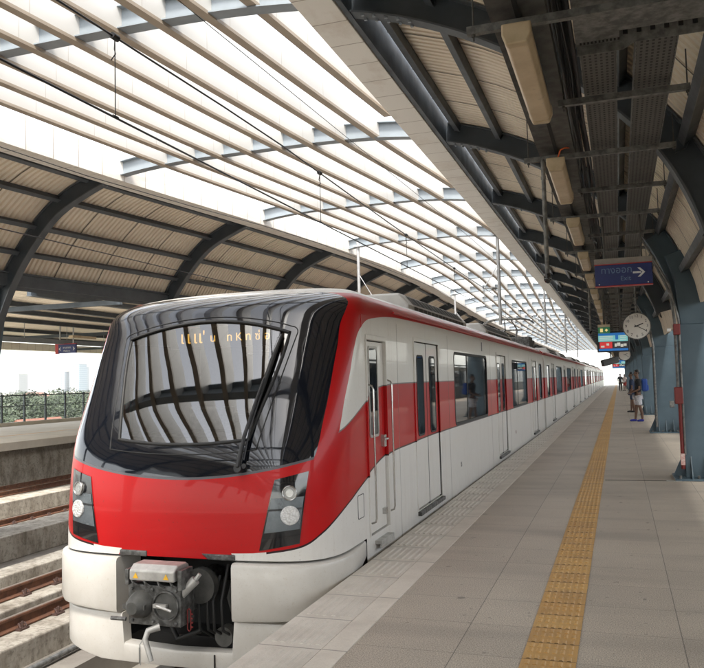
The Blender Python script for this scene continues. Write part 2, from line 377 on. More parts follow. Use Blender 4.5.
# ------------------------------------------------------------------ setting: platform, tracks, ground
Y0, Y1 = -120.0, 140.0
def setting():
    g = MB(); g.face([(-2500,-1200,-13),(2500,-1200,-13),(2500,3500,-13),(-2500,3500,-13)])
    struct(g.build('ground', worn('hazy_city_ground', (.16,.19,.12), (.24,.22,.18), .9, scale=.01), recalc=False))
    d = MB(); d.box(-33,-2.5,Y0,Y1+60,-2.6,-1.95); d.box(-2.5,9,Y0,Y1+60,-2.6,-1.0)
    struct(d.build('viaduct_deck', M['deck']))
    b = MB(); b.box(-2.2,9,Y0,Y1,-1.0,-.06); struct(b.build('platform_wall', M['concrete']))
    f = MB(); f.box(-1.65,9,Y0,Y1,-.055,0); struct(f.build('platform_floor', M['floor']))
    e = MB(); e.box(-1.82,-1.652,Y0,Y1,-.057,.003); struct(e.build('platform_edge_strip', M['edge_stone'], bevel=.004))
    w = MB(); w.box(-2.245,-1.823,Y0,Y1,-.16,.001)
    y = 2.2
    while y < 46:
        for gx in (-2.19,-2.005):
            for k in range(3):
                x = gx + k*.058
                w.prism([(x,.001),(x+.011,.0065),(x+.026,.0065),(x+.037,.001)], 'y', y+.07, y+.53)
        y += .6
    struct(w.build('platform_edge_tiles', M['white_tact']))
    t = MB(); t.face([(-.615,Y0,.004),(-.305,Y0,.004),(-.305,Y1,.004),(-.615,Y1,.004)])
    y = 3.05
    while y < 40:
        for k in range(6):
            x = -.594 + k*.0465
            for q in range(3):
                a = y + .02 + q*.09
                t.prism([(x,.004),(x+.008,.0095),(x+.022,.0095),(x+.03,.004)], 'y', a, a+.062)
        y += .3
    struct(t.build('tactile_paving_strip', M['yellow']))
    # drainage slot with lid beside the near column
    k = MB(); k.box(-.28,.62,13.02,13.05,.001,.005); k.box(.62,.84,12.98,13.1,.001,.006,1)
    struct(k.build('floor_drain', [M['cable'], M['alu']]))
    # plinths, walls and beds under the tracks
    p = MB()
    for c, zr in ((-3.72,-1.1),(-7.7,-1.1)):
        for s in (-.58,.58):
            p.box(c+s-.42,c+s+.42,Y0,Y1+60,-1.95,zr-.17)
    struct(p.build('near_track_plinths', M['wall'], bevel=.02))
    p = MB()
    for c, zr in ((-14.4,-1.6),(-19.6,-1.6)):
        for s in (-.58,.58): p.box(c+s-.42,c+s+.42,Y0,Y1+60,-1.95,zr-.17)
    p.box(-13.35,-12.4,Y0,Y1+60,-1.95,-1.42); p.box(-10.4,-9.9,Y0,Y1+60,-1.95,-1.45); p.box(-17.3,-16.6,Y0,Y1+60,-1.95,-1.5)
    struct(p.build('far_track_plinths', M['wall'], bevel=.02))
    q = MB(); q.box(-31.5,-21.4,Y0,Y1,-.55,-.25); q.box(-31.5,-21.9,Y0,Y1,-1.9,-.552,1)
    struct(q.build('far_platform', [M['coping'], M['wall']], bevel=.015))
    q = MB(); q.face([(-24.75,Y0,-.246),(-24.45,Y0,-.246),(-24.45,Y1,-.246),(-24.75,Y1,-.246)]); struct(q.build('far_platform_tactile_strip', M['yellow'], recalc=False))
setting()

def rails():
    n = 0
    names = {-3.72:'under the red and white train', -7.7:'of the empty track beside the train', -14.4:'of the third track beyond the concrete wall', -19.6:'of the track along the far platform'}
    for c, zr in ((-3.72,-1.1),(-7.7,-1.1),(-14.4,-1.6),(-19.6,-1.6)):
        for s in (-1,1):
            x = c + s*.55
            r = thing('rail', (x, Y0, zr-.16), f"rusty steel rail, {'platform side' if s>0 else 'far side'} rail {names[c]}", 'rail', 'rails on the tracks')
            prof = [(-.062,-.16),(.062,-.16),(.062,-.145),(.012,-.125),(.012,-.045),(.034,-.032),(.034,-.006),(.026,0),(-.026,0),(-.034,-.006),(-.034,-.032),(-.012,-.045),(-.012,-.125),(-.062,-.145)]
            m = MB(); m.prism([(x+a, zr+b) for a, b in prof], 'y', Y0, Y1+60); m.build('rail_web', M['rust'], r)
            h = MB(); h.face([(x-.024,Y0,zr+.003),(x+.024,Y0,zr+.003),(x+.024,Y1+60,zr+.003),(x-.024,Y1+60,zr+.003)]); h.build('rail_head', M['railtop'], r, recalc=False)
            if c > -15:
                y = 5.3
                while y < 30:
                    k = MB()
                    k.box(x-.14,x+.14,y-.08,y+.08,zr-.168,zr-.145)
                    for e in (-1,1):
                        k.tube([(x+e*.12,y-.05,zr-.14),(x+e*.10,y-.05,zr-.10),(x+e*.055,y-.02,zr-.105),(x+e*.055,y+.02,zr-.105),(x+e*.10,y+.05,zr-.10),(x+e*.12,y+.05,zr-.14)], .012, 6)
                        k.tube([(x+e*.10,y,zr-.145),(x+e*.10,y,zr-.07)], .016, 6)
                    k.build('rail_clip', M['clip'], r); y += .65
    m = MB(); m.tube([(-6.45,Y0,-1.5),(-6.45,Y1,-1.5)], .035, 10)
    for i in range(40): m.box(-6.52,-6.38,4+i*1.5,4.06+i*1.5,-1.56,-1.44)
    tag(m.build('trackside_pipe', M['galv'], smooth=40), 'grey cable conduit lying low along the plinth left of the train', 'pipe')
    b = MB(); b.box(-6.9,-6.1,Y0,Y1,-1.95,-1.56); struct(b.build('cable_trough_bed', M['deck']))
rails()

# ------------------------------------------------------------------ canopies and louvre vault
ARC_R = [(0,5.85),(.6,5.68),(1.3,5.38),(2.0,4.97),(2.6,4.53),(3.05,4.08),(3.35,3.62),(3.56,3.1),(3.66,2.6),(3.70,2.2)]
ARC_L = [(0,5.98),(.5,5.88),(1.0,5.70),(1.72,5.34),(2.25,4.84),(2.76,4.18),(3.1,3.55),(3.32,3.0),(3.5,2.4),(3.58,1.9)]
def dense(pts, n=5):
    out = []
    P = [pts[0]] + pts + [pts[-1]]
    for i in range(1, len(P)-2):
        for k in range(n):
            t = k/n; r = []
            for c in (0,1):
                a, b, d, e = P[i-1][c], P[i][c], P[i+1][c], P[i+2][c]
                r.append(.5*((2*b)+(-a+d)*t+(2*a-5*b+4*d-e)*t*t+(-a+3*b-3*d+e)*t**3))
            out.append(tuple(r))
    out.append(pts[-1]); return out
def normals(c):
    ns = []
    for i in range(len(c)):
        a = c[max(i-1,0)]; b = c[min(i+1,len(c)-1)]
        d = Vector((b[0]-a[0], b[1]-a[1])).normalized(); ns.append((-d[1], d[0]))
    return ns
RIBY = [13.45 + 5.2*k for k in range(-12, 25)]
SHIFT = [(-80,-2.2),(-30,-2.0),(0,-1.25),(8.15,-.50),(10.7,-.28),(13.4,0),(17.9,.60),(23.3,1.18),(28,1.5),(32,1.55),(40,1.25),(57,.5),(80,.05),(100,0),(150,0)]
def bend(y):
    """the far canopy and the slats swing gently sideways along the station"""
    return smooth(y, SHIFT)
def sweep(m, poly, ys, sh, mi=0):
    """closed profile (x, z) carried along y, shifted sideways by sh(y)"""
    n = len(poly); b = len(m.v)
    for y in ys: m.v += [(x+sh(y), y, z) for x, z in poly]
    for k in range(len(ys)-1):
        for i in range(n):
            j = (i+1) % n; q = b+k*n; m.f.append((q+i, q+n+i, q+n+j, q+j)); m.m.append(mi)
    m.f.append(tuple(range(b, b+n))); m.m.append(mi); q = b+(len(ys)-1)*n; m.f.append(tuple(reversed(range(q, q+n)))); m.m.append(mi)
def rect(x0, x1, z0, z1): return [(x0,z0),(x1,z0),(x1,z1),(x0,z1)]
def canopy(side):
    right = side > 0
    xf = -2.75 if right else -9.30
    sh = (lambda y: 0.0) if right else bend
    arc = dense(ARC_R if right else ARC_L); nr = normals(arc)
    X = lambda u: xf + side*u
    root = thing('platform_canopy', (xf, 0, 3), 'curved ribbed canopy with cream corrugated sheets over the near platform' if right else 'curved ribbed canopy with cream corrugated sheets beyond the tracks, left of the louvre roof', 'canopy', 'curved station canopies')
    off = lambda i, d: (X(arc[i][0]+nr[i][0]*d), arc[i][1]+nr[i][1]*d)
    last = len(arc)-1
    YS = [RIBY[0]-1] + [RIBY[0]+1.3*k for k in range(int((RIBY[-1]-RIBY[0])/1.3)+1)] + [RIBY[-1]+1]
    if right: YS = [YS[0], YS[-1]]
    for n, y in enumerate(RIBY):
        col = (n % 2 == 0)
        end = last if col else last-9
        m = MB(); hw = .095; D = .34
        idx = list(range(0, end+1)); s = sh(y)
        O = lambda i, d: (off(i,d)[0]+s, off(i,d)[1])
        for (d0, d1, w, mt) in ((0,.022,hw,1),(D-.022,D,hw,1),(.022,D-.022,.05 if col else .014,0)):
            for part, mm in ((idx[:29], mt), (idx[28:], 3)) if right and col else ((idx, mt),):
                m.grid([[(O(i,d)[0], y+sg*w, O(i,d)[1]) for i in part] for d, sg in ((d0,-1),(d0,1),(d1,1),(d1,-1),(d0,-1))], mm)
        for b in range(10):
            i = 2 + b//2; px, pz = O(i, -.012); m.box(px-.016, px+.016, y-.075+(b%2)*.12, y-.045+(b%2)*.12, pz-.012, pz+.012, 2)
        m.build('arched_rib', [M['steel'], M['flange'], M['beam'], M['column']], root, smooth=35)
    # purlins along the platform
    L = [0]
    for i in range(1, len(arc)): L.append(L[-1] + math.dist(arc[i-1], arc[i]))
    s = .16
    while s < L[-1]-(.9 if right else 1.9):
        i = min(range(len(L)), key=lambda k: abs(L[k]-s))
        m = MB(); a = Vector(nr[i]); t = Vector((a[1], -a[0]))
        def P(d, e):
            v = Vector(arc[i]) + a*d + t*e; return (X(v[0]), v[1])
        sweep(m, [P(.225,-.036),P(.225,.036),P(.345,.036),P(.345,-.036)], YS, sh, 0)
        sweep(m, [P(.212,-.048),P(.212,.048),P(.223,.048),P(.223,-.048)], YS, sh, 1)
        m.build('purlin', [M['steel'], M['flange']], root); s += .74
    # corrugated sheets
    m = MB(); base = .36; ys = []; y = RIBY[0]-1
    while y < 75:
        for dy, h in ((0,0),(.07,0),(.08,.045),(.12,.045)): ys.append((y+dy, h))
        y += .13
    while y < RIBY[-1]+1: ys.append((y, 0)); ys.append((y+.15, .02)); y += .3
    stepi = [0,3,6,9,12,15,18,21,24,27,30,33,36,39] if right else [0,3,6,9,12,15,18,21,24,27]
    rows = [[(off(i,base+h)[0]+sh(yy), yy, off(i,base+h)[1]) for i in stepi] for yy, h in ys]
    m.grid(rows, 0)
    m.grid([[(off(i,base+.1)[0]+sh(yy), yy, off(i,base+.1)[1]) for i in stepi] for yy in YS], 0)  # extra cover layer added above the sheets to block light
    y = RIBY[0]
    while y < 90:
        q = [[(off(i,d)[0]+sh(y), y+sg*.013, off(i,d)[1]) for i in stepi] for d, sg in ((base-.012,-1),(base-.012,1))]; m.grid(q, 1); y += 1.3
    m.build('roof_sheeting', [M['sheet'], M['seam']], root, recalc=False)
    # fascia box at the free edge
    a, b = sorted((xf-side*.02, xf-side*.46)); z0 = 5.8
    if not right: a, b = xf-.05, xf+.06
    m = MB(); sweep(m, rect(a, b, z0, z0+.58), YS, sh); m.build('fascia', M['fascia'], root, bevel=.01 if right else 0)
    a, b = sorted((xf-side*.012, xf+side*.05))
    if not right: a, b = xf-.45, xf-.052
    m = MB(); sweep(m, rect(a, b, z0+.02, z0+.56 if right else z0+.06), YS, sh); m.build('edge_channel', M['steel'] if right else M['fascia'], root)
    # box gutter beam at the foot of the curve
    m = MB()
    if right: m.box(1.28,1.52,RIBY[0],RIBY[-1],4.02,4.3)
    else: sweep(m, rect(xf-3.55,xf-3.05,3.92,4.18), YS, sh); sweep(m, rect(xf-3.65,xf-3.0,4.183,4.22), YS, sh)
    m.build('gutter_beam', M['flange'] if not right else M['steel'], root)
    if right:
        # far side of the butterfly roof, over the back of the platform
        m = MB(); ys2 = []
        y = RIBY[0]
        while y < 60:
            for dy, h in ((0,0),(.07,0),(.08,.04),(.12,.04)): ys2.append((y+dy, h))
            y += .13
        ys2.append((RIBY[-1], 0))
        m.grid([[(x, yy, z+h) for x, z in ((1.75,4.55),(2.6,5.05),(3.6,5.45),(5.6,5.8),(7.6,5.9))] for yy, h in ys2])
        m.build('roof_sheeting', M['sheet'], root, recalc=False)
        for x, z in ((2.2,4.68),(3.1,5.12),(4.2,5.42),(5.3,5.62)):
            m = MB(); m.box(x-.04,x+.04,RIBY[0],RIBY[-1],z-.08,z+.1); m.build('purlin', M['flange'], root)
        for n, y in enumerate(RIBY):
            m = MB(); poly = [(1.5,2.9),(1.62,2.95),(1.62,3.1),(1.75,3.27),(2.1,3.42),(2.6,4.3),(3.6,4.95),(5.6,5.4),(5.6,5.62),(3.5,5.3),(2.4,4.75),(1.9,4.0),(1.6,3.75),(1.5,3.7)] if n % 2 == 0 else [(.62,3.82),(.72,3.86),(.85,4.08),(1.1,4.2),(1.7,4.26),(2.6,4.75),(3.6,5.15),(5.6,5.5),(5.6,5.65),(3.5,5.35),(2.4,4.92),(1.6,4.62),(.75,4.5)]
            m.prism(poly, 'y', y-.05, y+.05); m.build('back_rib', M['steel'], root)
canopy(1); canopy(-1)

def columns():
    for side, xb in ((1,.95),(-1,-13.45)):
        first = None; k = 0
        for n, y in enumerate(RIBY):
            if n % 2 or y < -8: continue
            x0 = xb if side > 0 else xb + bend(y)
            if side > 0:
                if y < 5: lab = 'blue-grey steel platform column behind the camera'
                elif y < 15: lab = 'big blue-grey steel column with gusseted foot at the right edge of the picture'; k = 1
                else: lab = f"blue-grey steel platform column with gusseted foot, {ordn(k-1)} counting from the camera"
            else: lab = f"dark steel column of the far canopy behind the train, {ordn(k)} in its row"
            zb = 0 if side > 0 else -1.42
            if first is None:
                first = thing('canopy_column', (x0, y, zb), lab, 'column', 'canopy columns on the near platform' if side > 0 else 'columns of the far canopy')
                w = .66 if side > 0 else .6
                m = MB(); m.box(x0,x0+w,y-.2,y+.2,zb+.03,2.42 if side > 0 else 1.95)
                if side > 0:
                    m.prism([(x0,2.42),(x0+w,2.42),(x0+w,3.2),(x0+.42,3.62),(x0+.1,3.62),(x0-.18,3.52),(x0-.05,3.1)], 'y', y-.2, y+.2)
                    for fy in (-.215,.215): m.box(x0-.03,x0+w+.03,y+fy-.012,y+fy+.012,zb+.03,2.42)
                else:
                    m.prism([(x0,1.95),(x0+w,1.95),(x0+w+.15,2.9),(x0+w+.3,3.9),(x0-.2,3.9),(x0-.1,2.9)], 'y', y-.2, y+.2)
                m.build('shaft', M['column'], first, bevel=.008)
                m = MB(); e = .2 if side > 0 else .02; m.box(x0-e,x0+w+e,y-.22-e,y+.22+e,zb,zb+.03); m.build('base_plate', M['column'], first, bevel=.005)
                for gx in (.05,.24,.43,.61) if side > 0 else ():
                    for sg in (-1,1):
                        m = MB(); m.prism([(y+sg*.227,zb+.03),(y+sg*.40,zb+.03),(y+sg*.40,zb+.07),(y+sg*.227,zb+.36)], 'x', x0+gx-.008, x0+gx+.008); m.build('gusset', M['column'], first)
                for sg in (-1,1) if side > 0 else ():
                    xx = x0 - .03 if sg < 0 else x0+w+.03
                    m = MB(); m.prism([(xx,zb+.03),(xx+sg*.16,zb+.03),(xx+sg*.16,zb+.07),(xx,zb+.42)], 'y', y-.01, y+.01); m.build('gusset', M['column'], first)
                for bx in (-.12,.14,.33,.53,.76) if side > 0 else ():
                    for by in (-.33,.33): m = MB(); m.tube([(x0+bx,y+by,zb+.03),(x0+bx,y+by,zb+.075)], .022, 6); m.build('anchor_bolt', M['galv'], first)
            else: copy_tree(first, (x0, y, zb), lab)
            k += 1 if y > 5 or side < 0 else 0
columns()

def louvres():
    root = thing('louvre_roof', (-6, 0, 6), 'vault of long cream slats on pale grey arched beams over the tracks', 'roof')
    for y in RIBY:
        yb = y - .25; xl = -9.26 + bend(yb); xr = -3.18; n = 22
        xs = [xl + (xr-xl)*k/n for k in range(n+1)]
        zb = lambda x: 6.05 - .14*abs((x-(xl+xr)/2)/((xr-xl)/2))**3.2
        m = MB()
        for d0, d1, w in ((0,.016,.10),(.274,.29,.10),(.016,.274,.012)):
            q = [[(x, yb+s*w, zb(x)+d) for x in xs] for d, s in ((d0,-1),(d0,1),(d1,1),(d1,-1),(d0,-1))]; m.grid(q)
        m.build('arched_beam', M['beam'], root, smooth=40)
    allys = [RIBY[0] + 1.3*k for k in range(int((RIBY[-1]-RIBY[0])/1.3)+1)]
    for i in range(9):
        x0 = -8.27 + .624*i
        ys = [y for y in allys if x0 + bend(y) < -3.28]
        runs = []
        for y in ys:
            if runs and y - runs[-1][-1] < 1.4: runs[-1].append(y)
            else: runs.append([y])
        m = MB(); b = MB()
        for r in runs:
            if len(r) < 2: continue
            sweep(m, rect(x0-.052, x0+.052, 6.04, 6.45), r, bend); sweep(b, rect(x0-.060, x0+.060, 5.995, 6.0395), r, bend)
        sl = m.build('slat', M['slat'], root); b.build('shaded_bottom', M['slat_shade'], sl)  # strip under each slat carries the shade colour
louvres()

def flat_roof():
    root = thing('flat_platform_roof', (-13, 18, 4.2), 'low flat roof of cream sheets on dark purlins over the far platform', 'canopy')
    m = MB(); y = 17.5; rows = []
    xs = (-13.2,-18,-24,-32.5)
    while y < 80:
        for dy, h in ((0,0),(.11,0),(.14,.03),(.27,.03)): rows.append([(x, y+dy, 4.42+h) for x in xs])
        y += .3
    rows.append([(x, Y1, 4.44) for x in xs])
    m.grid(rows); m.grid([[(xs[0],17.5,4.5),(xs[-1],17.5,4.5)],[(xs[0],Y1,4.5),(xs[-1],Y1,4.5)]]); m.build('roof_sheeting', M['sheet'], root, recalc=False)
    for x in (-15.3,-17.6,-19.2,-21.6,-25.2,-28.6):
        m = MB(); m.box(x-.07,x+.07,17.4,Y1,4.27,4.41); m.box(x-.09,x+.09,17.4,Y1,4.25,4.268,1); m.build('purlin', [M['steel'], M['flange']], root)
    m = MB(); m.box(-32.5,-31.9,17.4,Y1,3.95,4.35); m.build('edge_gutter', M['fascia'], root)
    for k in range(12):
        m = MB(); y = 18.65+10.4*k; m.box(-32.4,-13.2,y-.06,y+.06,4.0,4.14); m.build('cross_beam', M['steel'], root)
    # long cable raceway hung under the far roof
    r = thing('hung_raceway', (-23, 30, 3.7), 'pale grey cable raceway hung under the far platform roof', 'raceway')
    m = MB(); m.box(-23.1,-22.75,17.4,90,3.62,3.80); m.build('trunking', M['beam'], r)
    for k in range(24):
        m = MB(); m.tube([(-22.92,18+k*2.6,3.8),(-22.92,18+k*2.6,4.42)], .012, 6); m.build('hanger_rod', M['post'], r)
    for k in range(10):
        m = MB(); y = 26+7*k
        m.box(-20.9,-20.7,y,y+1.5,3.72,3.82); tag(m.build('tube_light', M['lampbody']), 'strip light hanging below the flat far roof', 'light', 'strip lights under the far roof')
flat_roof()

# ------------------------------------------------------------------ services under the near canopy
def services():
    d = thing('lighting_duct', (-.49, 0, 3.9), 'wide dark steel duct running along the platform above the light fittings', 'duct')
    m = MB(); m.box(-.66,-.32,RIBY[0],120,3.875,3.97); m.build('duct_body', M['darkgalv'], d)
    m = MB(); m.box(-.505,-.475,RIBY[0],120,3.868,3.874); m.build('centre_slot', M['void'], d)
    for (xa, xb, lab) in ((-.155,.08,'perforated steel cable tray under the canopy, the one nearer the tracks'), (.21,.465,'perforated steel cable tray under the canopy, the one nearer the columns')):
        t = thing('cable_tray', (xa, 0, 3.9), lab, 'cable tray', 'perforated cable trays')
        m = MB(); m.box(xa,xb,5.4,120,3.875,3.882); m.build('tray_floor', M['perf'], t)
        m = MB(); m.box(xa-.006,xa,5.4,120,3.86,3.98); m.box(xb,xb+.006,5.4,120,3.86,3.98)
        m.build('tray_sides', M['galv'], t)
        m = MB()
        n = 5
        for k in range(n): 
            x = xa + .03 + k*(xb-xa-.06)/(n-1); m.tube([(x,5.4,3.905),(x,60,3.905),(x,120,3.905)], .018, 6)
        m.build('cables', M['cable'], t)
    t = thing('cross_tray', (.7, 5, 3.9), 'galvanised steel cable tray crossing overhead at the top right corner', 'cable tray')
    m = MB(); m.box(-.17,.10,4.0,5.36,3.86,3.866); m.box(.10,2.2,4.0,5.2,3.862,3.868); m.build('tray_floor', M['galv'], t)
    m = MB(); m.box(-.176,-.17,4.0,5.36,3.86,4.0); m.prism([(-.17,3.80),(.12,3.80),(.20,3.84),(2.2,3.84),(2.2,4.0),(-.17,4.0)], 'y', 5.362, 5.37); m.build('tray_side', M['galv'], t)
    m = MB()
    for k in range(26):
        for q in range(1): m.box(-.13+k*.085,-.10+k*.085,5.352,5.361,3.90,3.96)
    for k in range(11): m.box(-.15+k*.024,-.138+k*.024,5.3,5.33,3.856,3.8595)
    m.build('slots', M['void'], t)
    # cross struts carrying duct and trays
    k = 0; y = 4.73; first = None
    while y < 100:
        lab = f"galvanised cross strut on hanger rods, {ordn(k)} from the camera"
        xl = -.80 if k % 2 == 0 else -.36
        if k < 2:
            s = thing('cross_strut', (.6, y, 3.8), lab, 'strut', 'cross struts under the canopy')
            m = MB(); m.box(xl,.605,y-.022,y+.022,3.782,3.786); m.box(xl,.605,y-.022,y-.018,3.786,3.83); m.box(xl,.605,y+.018,y+.022,3.786,3.83)
            m.box(xl,.605,y-.0175,y+.0175,3.812,3.818); m.build('channel', M['galv'], s)
            for x, zt in ((xl+.04,5.2 if k%2==0 else 5.0),(.585,4.1)):
                m = MB(); m.tube([(x,y,3.74),(x,y,zt)], .006, 6); m.tube([(x,y,3.765),(x,y,3.781)], .014, 6); m.build('hanger_rod', M['darkgalv'], s)
            if k == 0: first = s
            else: second = s
        else: copy_tree(first if k % 2 == 0 else second, (.6, y, 3.8), lab)
        k += 1; y += 1.555
    # fluorescent fittings
    first = None
    for k in range(30):
        y = 4.62 + 3.06*k
        lab = f"long yellowed light fitting under the dark duct, {ordn(k)} from the camera"
        if first is None:
            first = thing('light_fitting', (-.49, y, 3.7), lab, 'light', 'light fittings along the platform')
            x = -.49
            m = MB(); m.prism([(x-.085,3.755),(x-.085,3.70),(x-.06,3.645),(x+.06,3.645),(x+.085,3.70),(x+.085,3.755)], 'y', y+.07, y+1.53); m.build('diffuser', M['lampbody'], first, bevel=.012)
            for a, b in ((y,y+.068),(y+1.532,y+1.6)):
                m = MB(); m.prism([(x-.088,3.77),(x-.088,3.70),(x-.062,3.64),(x+.062,3.64),(x+.088,3.70),(x+.088,3.77)], 'y', a, b); m.build('end_cap', M['lampend'], first, bevel=.01)
            m = MB(); m.box(x-.08,x+.08,y+.07,y+1.53,3.757,3.79); m.build('back_tray', M['galv'], first)
            for yy in (y+.25,y+1.35):
                m = MB(); m.tube([(x,yy,3.79),(x,yy,3.87)], .008, 6); m.build('hanger', M['darkgalv'], first)
        else: copy_tree(first, (-.49, y, 3.7), lab)
    m = MB(); m.tube([(-.47,7.75,3.78),(-.44,7.70,3.84),(-.40,7.72,3.86),(-.36,7.8,3.88)], .008, 6)
    tag(m.build('orange_flex', flat('orange_cable', (.75,.14,.03), .5), smooth=60), 'short orange cable curling from the second light fitting', 'cable')
    # bundle of black cables
    b = thing('cable_bundle', (-.25, 0, 3.95), 'loose bundle of black cables strung between duct and tray', 'cables')
    for k in range(11):
        x0 = -.30 + .0105*k + R.uniform(-.005,.005); z0 = 3.86 + R.uniform(0,.17)
        m = MB(); m.tube([(x0+R.uniform(-.015,.015), -5+q*1.2, z0+R.uniform(-.03,.03)) for q in range(80)], R.choice((.007,.009,.012)), 5); m.build('cable', M['cable'], b, smooth=60)
    # camera drop pipe
    c = thing('camera_pole', (-.62, 7.83, 3.8), 'thin grey drop pipe with a small dome camera at its lower end', 'camera')
    m = MB(); m.tube([(-.62,7.83,3.80),(-.62,7.83,2.62)], .021, 12); m.tube([(-.62,7.83,3.05),(-.62,7.83,3.075)], .026, 12); m.tube([(-.62,7.83,3.60),(-.62,7.83,3.63)], .026, 12); m.build('pipe', M['galv'], c, smooth=40)
    m = MB(); m.tube([(-.62,7.83,2.66),(-.62,7.83,2.62),(-.62,7.83,2.595),(-.62,7.83,2.575),(-.62,7.83,2.565)], [.028,.038,.036,.024,.008], 14); m.build('dome', M['glossblack'], c, smooth=50)
    c2 = thing('drop_pipe', (-.62, 20.3, 3.8), 'second grey drop pipe hanging farther along the canopy', 'pipe')
    m = MB(); m.tube([(-.62,20.3,3.80),(-.62,20.3,2.75)], .025, 10); m.build('pipe', M['galv'], c2, smooth=40)
    m = MB(); m.tube([(-.62,20.3,2.76),(-.62,20.3,2.71),(-.62,20.3,2.68)], [.04,.04,.015], 12); m.build('dome', M['glossblack'], c2, smooth=50)
services()

def exit_sign():
    s = thing('exit_sign', (.12, 11.2, 3.0), 'blue hanging exit sign with Thai lettering and a white right arrow', 'sign')
    x0, x1, y0, y1, z0, z1 = -.252,.488,11.2,11.32,2.862,3.25
    m = MB(); m.box(x0,x1,y0,y1,z0+.012,3.158); m.build('sign_face', M['sign_blue'], s, bevel=.004)
    m = MB(); m.box(x0-.004,x1+.004,y0+.01,y1-.01,3.172,z1); m.build('housing', M['sign_grey'], s, bevel=.004)
    m = MB(); m.box(x0-.003,x1+.003,y0-.004,y1+.004,3.159,3.171); m.build('red_trim', M['sign_red'], s)
    m = MB(); m.box(x0-.003,x1+.003,y0-.004,y1+.004,z0,z0+.011); m.build('red_trim', M['sign_red'], s)
    text_mesh('thai_lettering', 'ทางออก', .125, M['sign_text'], (.03,y0-.003,3.078), (PI/2,0,0), s)
    text_mesh('english_lettering', 'Exit', .088, M['sign_text'], (.145,y0-.003,2.962), (PI/2,0,0), s)
    m = MB(); ya, yb = y0-.005, y0-.001; cz = 3.035
    m.prism([(.24,cz-.013),(.345,cz-.013),(.345,cz+.013),(.24,cz+.013)], 'y', ya, yb)
    for sg in (-1,1): m.prism([(.30,cz+sg*.062),(.335,cz+sg*.062),(.397,cz),(.362,cz)], 'y', ya-.0005*(sg+1), yb)
    m.build('arrow', M['sign_arrow'], s)
    for bx in (-.20,.43): m = MB(); m.disc((bx,y0-.001,2.895), (0,-1,0), .009, 10, 0, .004); m.build('screw', M['white'], s)
    for x in (-.12,.36):
        m = MB(); m.tube([(x,11.26,z1),(x,11.26,3.87)], .012, 8); m.build('hanger', M['darkgalv'], s)
exit_sign()

def clock(x, y, z, r, lab, detail=True):
    c = thing('platform_clock', (x, y, z), lab, 'clock', 'clocks on the platform')
    m = MB(); m.tube([(x,y,z),(x,y+.10,z)], r, 40); m.build('case', M['alu'], c, smooth=40)
    m = MB(); m.tube([(x,y-.012,z),(x,y-.0005,z)], [r,r*1.005], 40); 
    m.build('dial', worn('clock_dial_white', (.80,.77,.71), (.72,.69,.63), .4, scale=3), c, smooth=40)
    n = 40; m = MB(); m.grid([[(x+rr*math.cos(2*PI*k/n), yy, z+rr*math.sin(2*PI*k/n)) for k in range(n+1)] for rr, yy in ((r*1.0,y-.002),(r*1.03,y-.002),(r*1.03,y-.026),(r*.965,y-.026),(r*.965,y-.012))]); m.build('rim', M['galv'], c, smooth=30)
    if detail:
        for h in range(1, 13):
            a = PI/2 - h*PI/6; text_mesh('numeral', str(h), r*.30, M['black'], (x+r*.76*math.cos(a), y-.0135, z+r*.76*math.sin(a)), (PI/2,0,0), c, depth=.001)
    for ang, L, w, nm in ((60-2*30-8, .50, .07, 'hour_hand'), (-30, .78, .045, 'minute_hand')):
        if nm == 'hour_hand': ang = 22
        a = math.radians(ang); d = Vector((math.cos(a),0,math.sin(a)))
        m = MB(); yy = y-.018 if nm == 'hour_hand' else y-.022
        m.bar(Vector((x,yy,z))-d*r*.18, Vector((x,yy,z))+d*r*L, r*w, .003, 0, (0,1,0)); m.build(nm, M['black'], c)
    m = MB(); m.tube([(x,y+.05,z+r),(x,y+.05,3.85)], .018, 10); m.build('hanger', M['galv'], c)
clock(.365, 16.0, 2.585, .255, 'large round white station clock hanging in front of the columns')
clock(.28, 37.0, 2.55, .255, 'small distant round clock under the canopy beyond the display screen', False)

def display(x0, x1, y, z0, z1, lab):
    s = thing('display_screen', ((x0+x1)/2, y, z0), lab, 'screen', 'passenger display screens')
    m = MB(); m.box(x0,x1,y,y+.14,z0,z1); m.build('case', M['black'], s, bevel=.01)
    W = x1-x0; Hh = z1-z0; yy = y-.004
    X = lambda u: x0+W*(.045+.91*u); Z = lambda v: z0+Hh*(.06+.88*v)
    def pane(nm, u0,u1,v0,v1,mat,k=0):
        m = MB(); m.box(X(u0),X(u1),yy-.0015*k-.002,yy-.0015*k,Z(v0),Z(v1)); m.build(nm, mat, s)
    pane('header_bar',0,1,.86,1,M['scr_blue']); pane('timetable_band',0,1,.52,.86,M['scr_teal']); pane('notice_panel',.04,.47,.14,.50,M['scr_red']); pane('video_panel',.5,1,.14,.50,M['scr_dark']); pane('ticker_bar',0,1,0,.125,M['scr_blue'])
    pane('clock_field',.58,.68,.62,.86,M['scr_blue'],1); pane('notice_text',.08,.2,.2,.3,M['scr_white'],1); pane('notice_text',.27,.36,.3,.42,M['scr_white'],1)
    m = MB()
    for a, b, c, d in ((.55,.62,.22,.40),(.63,.74,.26,.44),(.75,.84,.2,.36),(.85,.95,.25,.38)): m.box(X(a),X(b),yy-.004,yy-.0025,Z(c),Z(d))
    m.build('video_image', M['scr_white'], s)
    m = MB()
    for v in (.60,.70,.79): m.box(X(.04),X(.5),yy-.004,yy-.0025,Z(v),Z(v+.035)); m.box(X(.74),X(.95),yy-.004,yy-.0025,Z(v),Z(v+.035))
    m.build('timetable_text', M['scr_white'], s)
    for x in (x0+W*.25,x0+W*.75):
        m = MB(); m.tube([(x,y+.07,z1),(x,y+.07,3.8)], .02, 8); m.build('hanger', M['darkgalv'], s)
